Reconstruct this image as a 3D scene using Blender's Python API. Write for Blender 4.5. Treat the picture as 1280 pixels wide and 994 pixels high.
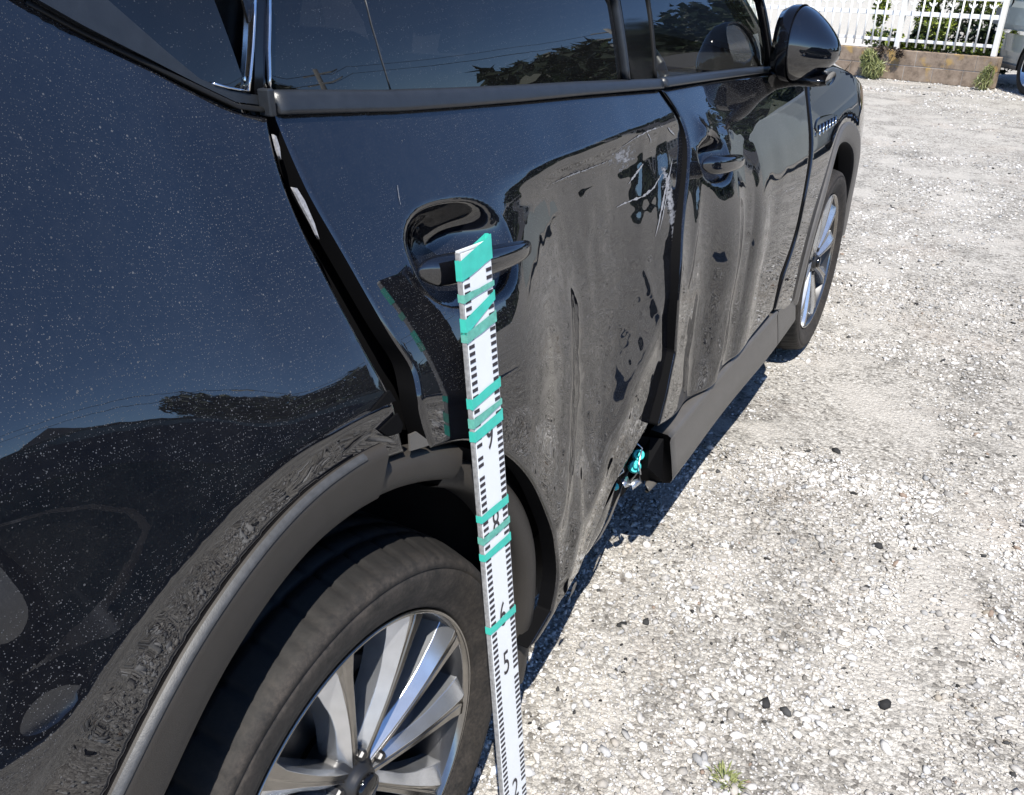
import bpy, bmesh, math, random
import numpy as np
from math import radians, sin, cos, pi
from mathutils import Vector, Matrix, noise
from mathutils.geometry import delaunay_2d_cdt
random.seed(7); rng = np.random.default_rng(11)
scn = bpy.context.scene
for o in list(bpy.data.objects): bpy.data.objects.remove(o)
# ---------------------------------------------------------------- camera
def rot_axes(yaw, pitch, roll):
    f = Vector((sin(yaw)*cos(pitch), cos(yaw)*cos(pitch), -sin(pitch)))
    r = f.cross(Vector((0,0,1))).normalized(); u = r.cross(f)
    return cos(roll)*r + sin(roll)*u, -sin(roll)*r + cos(roll)*u, f
cam_d = bpy.data.cameras.new('camera'); cam = bpy.data.objects.new('camera', cam_d); scn.collection.objects.link(cam)
_r,_u,_f = rot_axes(radians(-30.2), radians(27.1), radians(.4))
cam.matrix_world = Matrix(((_r.x,_u.x,-_f.x,.571),(_r.y,_u.y,-_f.y,-.637),(_r.z,_u.z,-_f.z,1.454),(0,0,0,1)))
cam_d.sensor_width = 36.; cam_d.lens = 1071./1280.*36.; cam_d.clip_start=.02; cam_d.clip_end = 3000.
scn.camera = cam
scn.render.resolution_x=1024; scn.render.resolution_y=795
# ---------------------------------------------------------------- sky, sun, exposure
world = bpy.data.worlds.new('World'); scn.world = world; world.use_nodes = True
wn = world.node_tree; bg = wn.nodes['Background']
sky = wn.nodes.new('ShaderNodeTexSky'); sky.sky_type='NISHITA'; sky.sun_disc=False
SUN = Vector((.31,-.515,1.)).normalized()
sky.sun_elevation = math.asin(SUN.z); sky.sun_rotation = math.atan2(SUN.x, SUN.y)
sky.altitude=2500; sky.air_density=.8; sky.dust_density=.0; sky.ozone_density=6.
wn.links.new(sky.outputs[0], bg.inputs[0]); bg.inputs[1].default_value=.12
sun_d = bpy.data.lights.new('sun','SUN'); sun_d.energy=4.2; sun_d.angle=radians(.5); sun_d.color=(1.,.955,.88)
sun = bpy.data.objects.new('sun', sun_d); scn.collection.objects.link(sun)
sun.rotation_euler = SUN.to_track_quat('Z','Y').to_euler(); sun.location=(3,-5,9)
scn.view_settings.view_transform='Standard'; scn.view_settings.look='None'
scn.view_settings.exposure=0.86; scn.view_settings.gamma=1.; scn.view_settings.use_curve_mapping=False
# ---------------------------------------------------------------- materials
def nt(name):
    m = bpy.data.materials.new(name); m.use_nodes=True; t=m.node_tree
    return m, t, t.nodes['Principled BSDF']
def N(t, ty, **k):
    n=t.nodes.new(ty)
    for a,b in k.items(): setattr(n,a,b)
    return n
def L(t,a,b): t.links.new(a,b)
def coords(t, kind='Object'): return N(t,'ShaderNodeTexCoord').outputs[kind]
def noise_n(t, vec, scale, detail=4., rough=.55, dist=0.):
    n=N(t,'ShaderNodeTexNoise'); n.inputs['Scale'].default_value=scale; n.inputs['Detail'].default_value=detail
    n.inputs['Roughness'].default_value=rough; n.inputs['Distortion'].default_value=dist; L(t,vec,n.inputs['Vector']); return n
def ramp(t, fac, stops):
    r=N(t,'ShaderNodeValToRGB'); e=r.color_ramp.elements
    while len(e)<len(stops): e.new(.5)
    for q,(p_,c) in zip(e,stops):
        q.position=p_; q.color=(c,c,c,1) if isinstance(c,(int,float)) else (*c,1)
    L(t,fac,r.inputs[0]); return r.outputs[0]
def mixc(t, fac, a, b, mode='MIX'):
    m=N(t,'ShaderNodeMix',data_type='RGBA',blend_type=mode)
    for i,v in ((0,fac),(6,a),(7,b)):
        if isinstance(v,(int,float)): m.inputs[i].default_value=v
        elif isinstance(v,tuple): m.inputs[i].default_value=(*v,1)
        else: L(t,v,m.inputs[i])
    return m.outputs[2]
def mth(t, op, a, b=0., c=0., clamp=False):
    m=N(t,'ShaderNodeMath',operation=op,use_clamp=clamp)
    for i,v in enumerate((a,b,c)):
        if isinstance(v,(int,float)): m.inputs[i].default_value=v
        else: L(t,v,m.inputs[i])
    return m.outputs[0]
def bump(t, h, strength=.3, dist=.01):
    b=N(t,'ShaderNodeBump'); b.inputs['Strength'].default_value=strength; b.inputs['Distance'].default_value=dist
    L(t,h,b.inputs['Height']); return b.outputs[0]
def simple(name, col, rough=.5, metal=0., spec=.5, var=.12, scale=30., bmp=0., bscale=200., coat=0.):
    m,t,b=nt(name); co=coords(t)
    n=noise_n(t,co,scale,5)
    lo=tuple(c*(1-var) for c in col); hi=tuple(min(1,c*(1+var)) for c in col)
    L(t,mixc(t,n.outputs[0],lo,hi),b.inputs['Base Color'])
    b.inputs['Roughness'].default_value=rough; b.inputs['Metallic'].default_value=metal
    b.inputs['Specular IOR Level'].default_value=spec; b.inputs['Coat Weight'].default_value=coat
    if bmp: L(t,bump(t,noise_n(t,co,bscale,3).outputs[0],bmp,.001),b.inputs['Normal'])
    return m
def paint_mat(name, dust=1.0, scratch=False):
    m,t,b=nt(name); co=coords(t); geo=N(t,'ShaderNodeNewGeometry')
    sx=N(t,'ShaderNodeSeparateXYZ'); L(t,geo.outputs['Normal'],sx.inputs[0])
    up=mth(t,'MULTIPLY_ADD',sx.outputs[2],2.8,-.05,clamp=True)         # dust settles on what faces up
    v=N(t,'ShaderNodeTexVoronoi'); v.inputs['Scale'].default_value=520.; v.inputs['Randomness'].default_value=1.; L(t,co,v.inputs['Vector'])
    spot=mth(t,'LESS_THAN',v.outputs['Distance'],mth(t,'MULTIPLY',N_sepc(t,v.outputs['Color']),.30))
    v2=N(t,'ShaderNodeTexVoronoi'); v2.inputs['Scale'].default_value=170.; L(t,co,v2.inputs['Vector'])
    spot2=mth(t,'LESS_THAN',v2.outputs['Distance'],mth(t,'MULTIPLY',mth(t,'POWER',N_sepc(t,v2.outputs['Color']),4.),.20))
    cl=ramp(t,noise_n(t,co,5.,5).outputs[0],[(.35,.25),(.62,1.)])
    sp=mth(t,'MULTIPLY',mth(t,'MAXIMUM',mth(t,'MULTIPLY',spot,.36),mth(t,'MULTIPLY',spot2,.42)),cl)
    film=mth(t,'MULTIPLY',ramp(t,noise_n(t,co,60.,6,.7).outputs[0],[(.3,.0),(.8,1.)]),.014)
    smear=ramp(t,noise_n(t,co,3.2,8,.7,.6).outputs[0],[(.42,.0),(.68,1.)]); film=mth(t,'MULTIPLY_ADD',smear,.009,film)
    fac=mth(t,'MULTIPLY',mth(t,'MULTIPLY_ADD',sp,.55,film),mth(t,'MULTIPLY',up,dust),clamp=True)
    col=mixc(t,fac,(.0035,.004,.006),(.42,.41,.40))
    if scratch:
        # scraped lacquer where the blow ended, near the front edge of the rear door
        oo=N(t,'ShaderNodeSeparateXYZ'); L(t,co,oo.inputs[0])
        def reg(yc,zc,sy,sz): 
            a=mth(t,'POWER',mth(t,'DIVIDE',mth(t,'SUBTRACT',oo.outputs[1],yc),sy),2.); b_=mth(t,'POWER',mth(t,'DIVIDE',mth(t,'SUBTRACT',oo.outputs[2],zc),sz),2.)
            return mth(t,'POWER',2.718,mth(t,'MULTIPLY',mth(t,'ADD',a,b_),-1.))
        mp=N(t,'ShaderNodeMapping'); mp.inputs['Rotation'].default_value=(radians(28),0,0); mp.inputs['Scale'].default_value=(1,14,70); L(t,co,mp.inputs[0])
        ns=noise_n(t,mp.outputs[0],2.2,6,.75); ns2=noise_n(t,co,48.,6,.75)
        rr=mth(t,'MAXIMUM',mth(t,'MULTIPLY',reg(.985,1.105,.10,.035),.9),mth(t,'MAXIMUM',mth(t,'MULTIPLY',reg(1.165,.98,.035,.13),1.),mth(t,'MULTIPLY',reg(.80,1.10,.28,.03),.55)))
        tot=mth(t,'MULTIPLY',mth(t,'ADD',mth(t,'MULTIPLY',ns.outputs[0],.5),mth(t,'MULTIPLY',ns2.outputs[0],.5)),mth(t,'MULTIPLY_ADD',rr,.55,.45))
        sc=ramp(t,tot,[(.425,0.),(.50,1.)]); sc=mth(t,'MULTIPLY',sc,ramp(t,rr,[(.15,0.),(.4,1.)]))
        col=mixc(t,sc,col,(.26,.26,.27)); fac=mth(t,'MAXIMUM',fac,sc)
    L(t,col,b.inputs['Base Color'])
    b.inputs['Roughness'].default_value=.35; b.inputs['Specular IOR Level'].default_value=.0
    b.inputs['Coat Weight'].default_value=1.; b.inputs['Coat IOR'].default_value=1.9; 
    L(t,mth(t,'MULTIPLY_ADD',mth(t,'GREATER_THAN',fac,.08),.5,.002),b.inputs['Coat Roughness'])
    # orange peel in the clear coat
    L(t,bump(t,noise_n(t,co,130.,2).outputs[0],.004,.0006),b.inputs['Coat Normal'])
    return m
def N_sepc(t,c):
    s=N(t,'ShaderNodeSeparateColor'); L(t,c,s.inputs[0]); return s.outputs[0]
M={}
M['paint']=paint_mat('black_clearcoat_paint',1.)
M['paint_clean']=paint_mat('black_clearcoat_paint_cleaner',.25)
M['paint_scraped']=paint_mat('scraped_black_clearcoat_paint',.8,True)
M['jamb']=simple('dark_door_jamb',(.003,.003,.0035),.75,spec=.08)
M['liner']=simple('wheel_arch_liner_felt',(.010,.010,.011),.9,spec=.15,bmp=.5,bscale=300)
M['clad']=simple('grey_textured_cladding_plastic',(.090,.084,.077),.42,var=.18,scale=25,bmp=.35,bscale=900,spec=.7)
M['clad_shade']=simple('shade_toned_arch_cladding_plastic',(.036,.032,.028),.55,var=.18,scale=25,bmp=.35,bscale=900,spec=.35)  # the sill's plastic, colour darkened where the rear arch shows less grazing gloss
M['clad_edge']=simple('worn_cladding_edge',(.05,.051,.053),.5,var=.5,scale=140,bmp=.3,bscale=600)
M['trim']=simple('satin_belt_moulding',(.020,.023,.028),.36,var=.35,scale=60,bmp=.15,bscale=500)
M['gloss']=simple('gloss_black_trim',(.004,.004,.005),.06,spec=.6)
M['chrome']=simple('bright_trim',(.75,.76,.78),.12,metal=1.)
M['rubber_seal']=simple('black_rubber_seal',(.008,.008,.008),.55,spec=.3)
M['scuff_glint']=simple('scraped_paint_and_glint_white',(.24,.24,.25),.45,var=.7,scale=240,bmp=.4,bscale=300)
M['bare']=simple('torn_bare_metal',(.55,.56,.57),.3,metal=.9,var=.3,scale=80)
M['teal_plastic']=simple('teal_plastic_plug',(.05,.50,.50),.35,var=.15)
M['seat']=simple('black_seat_leather',(.018,.018,.02),.45,var=.2,bmp=.2)
M['lining']=simple('pale_headlining',(.35,.34,.32),.9)
M['brake']=simple('brake_disc_iron',(.10,.095,.09),.45,metal=.8,var=.3)
# wheel metals
M['rim_face']=simple('machined_wheel_face',(.30,.285,.265),.17,metal=.95,var=.22,scale=45,bmp=.06,bscale=700)
M['rim_paint']=simple('silver_painted_wheel',(.62,.64,.67),.24,metal=.85,var=.18,scale=40)
M['rim_dark']=simple('dark_wheel_barrel',(.05,.05,.052),.4,metal=.7,var=.3)
def tyre_mat():
    m,t,b=nt('dusty_tyre_rubber'); co=coords(t)
    sx=N(t,'ShaderNodeSeparateXYZ'); L(t,co,sx.inputs[0])
    r=mth(t,'SQRT',mth(t,'ADD',mth(t,'POWER',sx.outputs[1],2.),mth(t,'POWER',sx.outputs[2],2.)))
    n=noise_n(t,co,26.,6,.65); n2=noise_n(t,co,140.,4,.7)
    d=mth(t,'MULTIPLY',n.outputs[0],n2.outputs[0]); 
    side=ramp(t,mth(t,'ABSOLUTE',sx.outputs[0]),[(.0,0.),(1.,1.)])
    f=ramp(t,d,[(.12,.0),(.40,1.)])
    onside=N(t,'ShaderNodeMapRange'); L(t,r,onside.inputs[0]); onside.inputs[1].default_value=.362; onside.inputs[2].default_value=.350
    ff=mth(t,'MULTIPLY',f,mth(t,'MULTIPLY_ADD',onside.outputs[0],.75,.12))
    L(t,mixc(t,ff,(.014,.0135,.013),(.064,.054,.046)),b.inputs['Base Color'])
    b.inputs['Roughness'].default_value=.72; b.inputs['Specular IOR Level'].default_value=.3
    w=N(t,'ShaderNodeTexWave'); w.wave_type='RINGS'; w.rings_direction='X'; w.inputs['Scale'].default_value=34.; w.inputs['Distortion'].default_value=.3; L(t,co,w.inputs['Vector'])
    h=mth(t,'ADD',mth(t,'MULTIPLY',w.outputs[0],.15),n2.outputs[0]); L(t,bump(t,h,.35,.0012),b.inputs['Normal'])
    return m
M['tyre']=tyre_mat()
def glass_mat(name, tint, dusty, ior=1.62):
    m=bpy.data.materials.new(name); m.use_nodes=True; t=m.node_tree; t.nodes.clear()
    out=N(t,'ShaderNodeOutputMaterial'); tr=N(t,'ShaderNodeBsdfTransparent'); tr.inputs[0].default_value=(*tint,1)
    gl=N(t,'ShaderNodeBsdfGlossy'); gl.inputs['Roughness'].default_value=.006; gl.inputs[0].default_value=(1,1,1,1)
    fr=N(t,'ShaderNodeFresnel'); fr.inputs[0].default_value=ior
    mx=N(t,'ShaderNodeMixShader'); L(t,mth(t,'MINIMUM',fr.outputs[0],1.),mx.inputs[0]); L(t,tr.outputs[0],mx.inputs[1]); L(t,gl.outputs[0],mx.inputs[2])
    df=N(t,'ShaderNodeBsdfDiffuse'); df.inputs[0].default_value=(.5,.5,.5,1)
    co=coords(t); v=N(t,'ShaderNodeTexVoronoi'); v.inputs['Scale'].default_value=330.; L(t,co,v.inputs['Vector'])
    sp=mth(t,'LESS_THAN',v.outputs['Distance'],mth(t,'MULTIPLY',N_sepc(t,v.outputs['Color']),.20))
    fac=mth(t,'MULTIPLY',mth(t,'MULTIPLY_ADD',sp,.13,mth(t,'MULTIPLY',noise_n(t,co,9.,6,.7).outputs[0],.02)),dusty)
    m2=N(t,'ShaderNodeMixShader'); L(t,fac,m2.inputs[0]); L(t,mx.outputs[0],m2.inputs[1]); L(t,df.outputs[0],m2.inputs[2]); L(t,m2.outputs[0],out.inputs[0])
    return m
M['privacy']=glass_mat('dark_privacy_glass',(.012,.013,.015),1.)
M['clear']=glass_mat('clear_window_glass',(.90,.95,.92),.5,1.42)
def ground_mat():
    m,t,b=nt('compacted_pale_gravel'); co=coords(t)
    big=noise_n(t,co,.55,5,.6); mid=noise_n(t,co,5.,5,.65)
    v=N(t,'ShaderNodeTexVoronoi'); v.inputs['Scale'].default_value=85.; L(t,co,v.inputs['Vector'])
    v3=N(t,'ShaderNodeTexVoronoi'); v3.inputs['Scale'].default_value=210.; L(t,co,v3.inputs['Vector'])
    vc=N_sepc(t,v.outputs['Color']); vc3=N_sepc(t,v3.outputs['Color'])
    base=ramp(t,big.outputs[0],[(.3,(.42,.395,.36)),(.55,(.51,.485,.445)),(.75,(.46,.435,.40))])
    st=ramp(t,vc,[(0.,(.05,.05,.055)),(.04,(.06,.06,.06)),(.055,(.16,.158,.155)),(.25,(.30,.295,.285)),(.6,(.47,.465,.45)),(1.,(.60,.60,.59))])
    c=mixc(t,.68,base,st)
    pt=ramp(t,noise_n(t,co,11.,9,.8).outputs[0],[(.34,.60),(.46,.95),(.68,1.12)]); c=mixc(t,1.,c,pt,'MULTIPLY')
    c=mixc(t,1.,c,(1.,.975,.935),'MULTIPLY')
    pb=ramp(t,noise_n(t,co,2.6,8,.7,.4).outputs[0],[(.36,.72),(.48,1.),(.7,1.06)]); c=mixc(t,1.,c,pb,'MULTIPLY')
    fine=ramp(t,vc3,[(0.,.55),(.15,.85),(.6,1.),(1.,1.12)])
    c=mixc(t,1.,c,fine,'MULTIPLY')
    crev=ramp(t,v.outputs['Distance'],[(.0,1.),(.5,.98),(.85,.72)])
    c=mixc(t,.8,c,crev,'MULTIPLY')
    sand=ramp(t,noise_n(t,co,2.3,7,.6).outputs[0],[(.50,0.),(.60,1.)]); c=mixc(t,mth(t,'MULTIPLY',sand,.75),c,mixc(t,.5,(.50,.475,.435),fine,'MULTIPLY'))
    red=ramp(t,noise_n(t,co,1.7,4).outputs[0],[(.55,0.),(.75,.35)])
    c=mixc(t,red,c,(.47,.40,.34))
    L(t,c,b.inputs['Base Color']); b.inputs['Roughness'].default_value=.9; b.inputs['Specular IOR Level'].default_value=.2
    h=mth(t,'SUBTRACT',mth(t,'MULTIPLY',vc,.6),v.outputs['Distance']); h=mth(t,'ADD',h,mth(t,'MULTIPLY',mth(t,'SUBTRACT',vc3,v3.outputs['Distance']),.4))
    L(t,bump(t,h,.85,.006),b.inputs['Normal']); return m
M['ground']=ground_mat()
def stone_mat():
    m,t,b=nt('crushed_gravel_stone'); a=N(t,'ShaderNodeAttribute'); a.attribute_name='tone'
    co=coords(t); n=noise_n(t,co,220.,3)
    L(t,mixc(t,.35,a.outputs['Color'],ramp(t,n.outputs[0],[(.3,.30),(.7,.62)]),'OVERLAY'),b.inputs['Base Color'])
    b.inputs['Roughness'].default_value=.85; b.inputs['Specular IOR Level'].default_value=.25
    return m
M['stone']=stone_mat()
def block_mat():
    m,t,b=nt('weathered_block'); co=coords(t)
    c=ramp(t,noise_n(t,co,6.,6,.7).outputs[0],[(.3,(.09,.068,.05)),(.5,(.25,.19,.14)),(.7,(.36,.29,.225))])
    li=ramp(t,noise_n(t,co,3.1,5).outputs[0],[(.57,0.),(.64,.75)])
    L(t,mixc(t,li,c,(.42,.27,.08)),b.inputs['Base Color']); b.inputs['Roughness'].default_value=.9
    L(t,bump(t,noise_n(t,co,60.,5).outputs[0],.5,.004),b.inputs['Normal']); return m
M['block']=block_mat()
M['mortar']=simple('mortar',(.42,.40,.37),.9,scale=40)
M['white']=simple('white_fence_paint',(.80,.80,.78),.5,var=.06,scale=12)
def leaf_mat(name,a,b_):
    m,t,b=nt(name); oi=N(t,'ShaderNodeAttribute'); oi.attribute_name='tone'
    L(t,mixc(t,N_sepc(t,oi.outputs['Color']),a,b_),b.inputs['Base Color']); b.inputs['Roughness'].default_value=.5
    b.inputs['Transmission Weight'].default_value=0.
    return m
M['leaf']=leaf_mat('bright_leaf',(.035,.06,.015),(.22,.27,.03))
M['weed']=leaf_mat('dry_weed_leaf',(.10,.13,.04),(.32,.33,.14))
M['deadleaf']=leaf_mat('withered_vine_leaf',(.012,.010,.006),(.05,.03,.02))
M['conifer']=leaf_mat('conifer_foliage',(.010,.022,.008),(.035,.055,.018))
M['bark']=simple('bark',(.09,.07,.05),.9)
M['van']=simple('silver_green_van_paint',(.36,.385,.37),.35,metal=.1,var=.05,coat=.6)
M['teal_car']=simple('dark_teal_car_paint',(.012,.045,.055),.22,coat=1.,var=.05)
M['housewall']=simple('cream_render',(.52,.50,.46),.9)
M['rooftile']=simple('dark_roof_tile',(.07,.07,.075),.6,bmp=.3,bscale=8)
M['pole']=simple('concrete_pole',(.38,.37,.35),.85)
M['wire']=simple('black_cable',(.01,.01,.01),.6)
M['pave']=simple('sunlit_yard_concrete',(.50,.485,.46),.9,var=.1,scale=2.)
M['tape']=simple('teal_tape',(.05,.50,.40),.55,var=.22,scale=60,bmp=.2,bscale=200)
M['tape_worn']=simple('faded_teal_tape',(.12,.40,.32),.65,var=.5,scale=110,bmp=.3)
M['staff']=simple('white_staff_enamel',(.74,.76,.77),.4,var=.05,scale=40)
M['staff_edge']=simple('scuffed_staff_edge',(.26,.26,.26),.6,var=.8,scale=160,bmp=.4)
M['ink_shade']=simple('black_print_and_back_shade',(.03,.025,.03),.6,var=.4,scale=200)
# ---------------------------------------------------------------- helpers
COL=scn.collection
def link(o,parent=None):
    COL.objects.link(o)
    if parent is not None:
        o.parent=parent; o.matrix_parent_inverse=Matrix.Translation(-wloc(parent))
    return o
def wloc(o):
    v=Vector(o.location)
    return v
def empty(name, loc=(0,0,0)):
    o=bpy.data.objects.new(name,None); o.location=loc; o.empty_display_size=.1; COL.objects.link(o); return o
def tag(o,label=None,cat=None,group=None,kind=None):
    if label: o['label']=label
    if cat: o['category']=cat
    if group: o['group']=group
    if kind: o['kind']=kind
    return o
def mesh(name, vs, fs, mat, parent=None, smooth=True, mats=None, fmi=None):
    me=bpy.data.meshes.new(name); me.from_pydata([tuple(map(float,v)) for v in vs],[],fs)
    for m_ in (mats or [mat]): me.materials.append(m_)
    me.polygons.foreach_set('use_smooth',[smooth]*len(me.polygons))
    if fmi is not None: me.polygons.foreach_set('material_index',fmi)
    me.update(); o=bpy.data.objects.new(name,me); return link(o,parent)
def bm_obj(name,bm,mat,parent=None,smooth=False,bevel=0.,sharp=None):
    me=bpy.data.meshes.new(name); bmesh.ops.recalc_face_normals(bm,faces=bm.faces[:]); bm.to_mesh(me); bm.free(); me.materials.append(mat)
    me.polygons.foreach_set('use_smooth',[smooth]*len(me.polygons))
    o=link(bpy.data.objects.new(name,me),parent)
    if bevel:
        b=o.modifiers.new('bevel','BEVEL'); b.width=bevel; b.segments=2; b.limit_method='ANGLE'
    return o
def add_box(bm, c, s, R=None):
    r=bmesh.ops.create_cube(bm,size=1.)
    mt=Matrix.Translation(Vector(c))@(R.to_4x4() if R is not None else Matrix())@Matrix.Diagonal((*s,1))
    bmesh.ops.transform(bm,matrix=mt,verts=r['verts']); return r['verts']
def box(name,c,s,mat,parent=None,R=None,bevel=0.):
    bm=bmesh.new(); add_box(bm,c,s,R); return bm_obj(name,bm,mat,parent,bevel=bevel)
def tube_geo(pts, rad, n=8, closed=False):
    pts=[Vector(p) for p in pts]; vs=[]; fs=[]; m=len(pts)
    rads=rad if isinstance(rad,(list,tuple)) else [rad]*m
    up=Vector((0,0,1)); prev=None
    for i,p in enumerate(pts):
        d=(pts[min(i+1,m-1)]-pts[max(i-1,0)]).normalized()
        a=d.cross(up if abs(d.dot(up))<.95 else Vector((1,0,0))).normalized() if prev is None else (prev-d*prev.dot(d)).normalized()
        prev=a; b=d.cross(a)
        for k in range(n):
            t=2*pi*k/n; vs.append(p+rads[i]*(cos(t)*a+sin(t)*b))
    for i in range(m-1):
        for k in range(n): fs.append((i*n+k,i*n+(k+1)%n,(i+1)*n+(k+1)%n,(i+1)*n+k))
    fs.append(tuple(range(n))[::-1]); fs.append(tuple(range((m-1)*n,m*n)))
    return vs,fs
def tube(name,pts,rad,mat,parent=None,n=8):
    vs,fs=tube_geo(pts,rad,n); return mesh(name,vs,fs,mat,parent)
def join_geo(gs):
    V=[];Fs=[]
    for v,f in gs:
        k=len(V); V+=list(v); Fs+=[tuple(i+k for i in q) for q in f]
    return V,Fs
# ---------------------------------------------------------------- shape of the car's right side: x as a function of (y, z)
_zk=np.array([.2,.3,.5,.70,.76,.82,.88,.94,.98,1.02,1.08,1.14,1.19,1.3,1.45,1.62])
_th=np.array([-8,-3,-1,0,2,5,10,16,20,23,26,27,26,23,16,20.])
_zz=np.linspace(.1,1.75,661); _X=-np.cumsum(np.tan(np.radians(np.interp(_zz,_zk,_th))))*(_zz[1]-_zz[0]); _X-=np.interp(.72,_zz,_X)
def sstep(t): t=np.clip(t,0,1); return t*t*(3-2*t)
def Fb(y,z):
    # the quarter leans a little less than the doors
    sp=lambda t,k:k*np.log1p(np.exp(np.clip(t/k,-40,40)))
    lean=.150*sstep((.04-y)/.40)*(sp(z-.93,.03)-sp(z-1.14,.05))+.50*np.clip(-.04-y,0,.34)*(sp(z-1.0,.025)-sp(z-1.14,.05))-.15*sstep((-.02-y)/.22)*(sp(z-.86,.015)-sp(z-.965,.02)-.105)
    return lean+np.interp(z,_zz,_X)-.020*np.clip((y-2.3)/1.0,0,9)**2*(1+np.clip(y-3.15,0,9)*3.0)-.12*np.clip((-.1-y)/.9,0,9)**2
def F(y,z):
    y=np.asarray(y,float); z=np.asarray(z,float); x=Fb(y,z)
    for yc,R0,k in ((0.,.600,.08),(2.87,.575,0.)):
        dy=y-yc; dz=z-.37; r=np.hypot(dy,dz)+1e-9; R1=R0+k*np.clip(-dy,0,.5)
        xs=Fb(yc+dy*R1/r,.37+dz*R1/r)+(R1-r)*.05
        w=sstep((R1+.008-r)/.028)*sstep((z-.40)/.15)
        x=x+(xs-x)*w
    return x
def zbelt(y): return np.interp(y,[-.5,.1,1.22,2.0,2.6],[1.335,1.300,1.212,1.163,1.125])
def G(y,z):
    y=np.asarray(y,float); z=np.asarray(z,float); zb=zbelt(y); h=z-zb
    a=np.radians(7.2); b=np.radians(34.)
    return Fb(y,zb)-.012-(np.tan(a)*h+(b-a)*.5*h*h/.42)

def gau(y,z,yc,zc,sy,sz,rot,amp):
    c,s=cos(radians(rot)),sin(radians(rot)); a=(y-yc)*c+(z-zc)*s; b=-(y-yc)*s+(z-zc)*c
    return amp*np.exp(-.5*((a/sy)**2+(b/sz)**2))
def ridge(y,z,y0,z0,y1,z1,w,amp,sharp=1.):
    # a fold along a segment; sharp<1 gives a knife-like crest
    dy,dz=y1-y0,z1-z0; L2=dy*dy+dz*dz; t=((y-y0)*dy+(z-z0)*dz)/L2
    e=np.exp(-.5*(np.maximum(0,np.abs(t-.5)-.35)/.16)**2)
    d=np.abs((y-y0)*dz-(z-z0)*dy)/math.sqrt(L2)
    return amp*e*np.exp(-(np.sqrt(d*d+(w*(1-sharp)+1e-4)**2*0+ (0.12*w)**2)/w)**(1+sharp))
def vnoise(y,z,s,seed):
    # smooth value noise
    a=np.asarray(y)*s+seed*17.3; b=np.asarray(z)*s+seed*9.7
    ia=np.floor(a).astype(int); ib=np.floor(b).astype(int); fa=a-ia; fb=b-ib
    fa=fa**3*(fa*(fa*6-15)+10); fb=fb**3*(fb*(fb*6-15)+10)
    def h(i,j):
        v=np.sin(i*127.1+j*311.7+seed*74.7)*43758.5453; return v-np.floor(v)
    return ((h(ia,ib)*(1-fa)+h(ia+1,ib)*fa)*(1-fb)+(h(ia,ib+1)*(1-fa)+h(ia+1,ib+1)*fa)*fb)*2-1
def softp(t,k): return k*np.log1p(np.exp(np.clip(t/k,-40,40)))
def D_rear(y,z):
    yf=np.interp(z,[.40,.56,.75,.90,1.0,1.08,1.2],[1.03,1.065,1.115,1.165,1.205,1.24,1.23])
    E=sstep((y-(yf-.30))/.28)                              # nearer the pillar the frame held the skin out
    m=sstep((y-.42)/.25)*sstep((1.13-z)/.12)              # where the blow landed
    Dz=np.interp(z,[.36,.46,.55,.64,.73,.80,.87,.93,.99,1.04,1.08,1.10,1.12,1.135,1.15],[-.008,-.015,-.028,-.044,-.059,-.067,-.070,-.0655,-.0555,-.0440,-.0335,-.0265,-.015,-.005,0.])
    d=Dz*sstep((y-.40)/.34)*(1-.34*E)
    s=(y-1.13)*.605-(z-.80)*.796                           # the lower front corner driven in behind a diagonal fold
    d+=-.16*softp(s,.012)*sstep((y-.50)/.2)*(1-.4*E)+.006*np.exp(-(s/.045)**2)*sstep((y-.60)/.2)
    d+=ridge(y,z,.665,.90,.53,.54,.050,.013,.6)            # light crest running down past the staff
    d+=ridge(y,z,.64,.60,.60,.36,.040,.006,.7)
    d+=ridge(y,z,1.08,1.115,1.01,.93,.022,.0018,.3)+ridge(y,z,1.15,1.10,1.06,.88,.022,-.0022,.3)
    d+=ridge(y,z,1.195,1.08,1.12,.84,.014,.0016,.3)+ridge(y,z,1.02,.86,1.09,.62,.016,.0030,.3)
    d+=m*(.0026*vnoise(y,z,4.5,6)+.0009*vnoise(y,z,13.,2)+.0009*(1-.8*E)*vnoise(y*1.3,z*.8,22.,3)+.00022*vnoise(y,z,55.,4))
    d+=sstep((y-.3)/.3)*.0008*vnoise(y,z,9.,5)
    return d
def D_front(y,z):
    w=sstep((1.10-z)/.36)
    k=y+(.95-z)*.12                                       # folds lean with the panel
    fade=sstep((1.98-y-(.9-z)*.25)/.30)*w
    d=fade*(-.020*np.exp(-.5*((k-1.36)/.060)**2)+.006*np.exp(-.5*((k-1.47)/.045)**2)-.013*np.exp(-.5*((k-1.60)/.050)**2)+.005*np.exp(-.5*((k-1.73)/.05)**2)-.004*np.exp(-.5*((k-1.86)/.05)**2))
    d+=gau(y,z,1.20,.72,.10,.22,0,-.022)+gau(y,z,1.24,.95,.08,.10,0,-.010)
    d+=ridge(y,z,1.40,1.105,1.36,1.055,.025,.012,.5)+ridge(y,z,1.42,1.10,1.55,1.065,.016,.007,.6)-gau(y,z,1.44,1.075,.05,.02,0,.008)
    d+=fade*(.0016*vnoise(y,z,8.,7)+.0005*vnoise(y,z,22.,8))
    d+=.0004*sstep((1.1-z)/.2)*vnoise(y,z,14.,9)+fade*.0004*vnoise(y*1.4,z*.7,27.,10)
    d+=fade*(ridge(y,z,1.52,.97,1.44,.48,.022,.005,.3)-ridge(y,z,1.66,.93,1.60,.45,.020,.004,.4))+ridge(y,z,1.30,.98,1.20,.80,.016,.004,.3)
    return d
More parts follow.
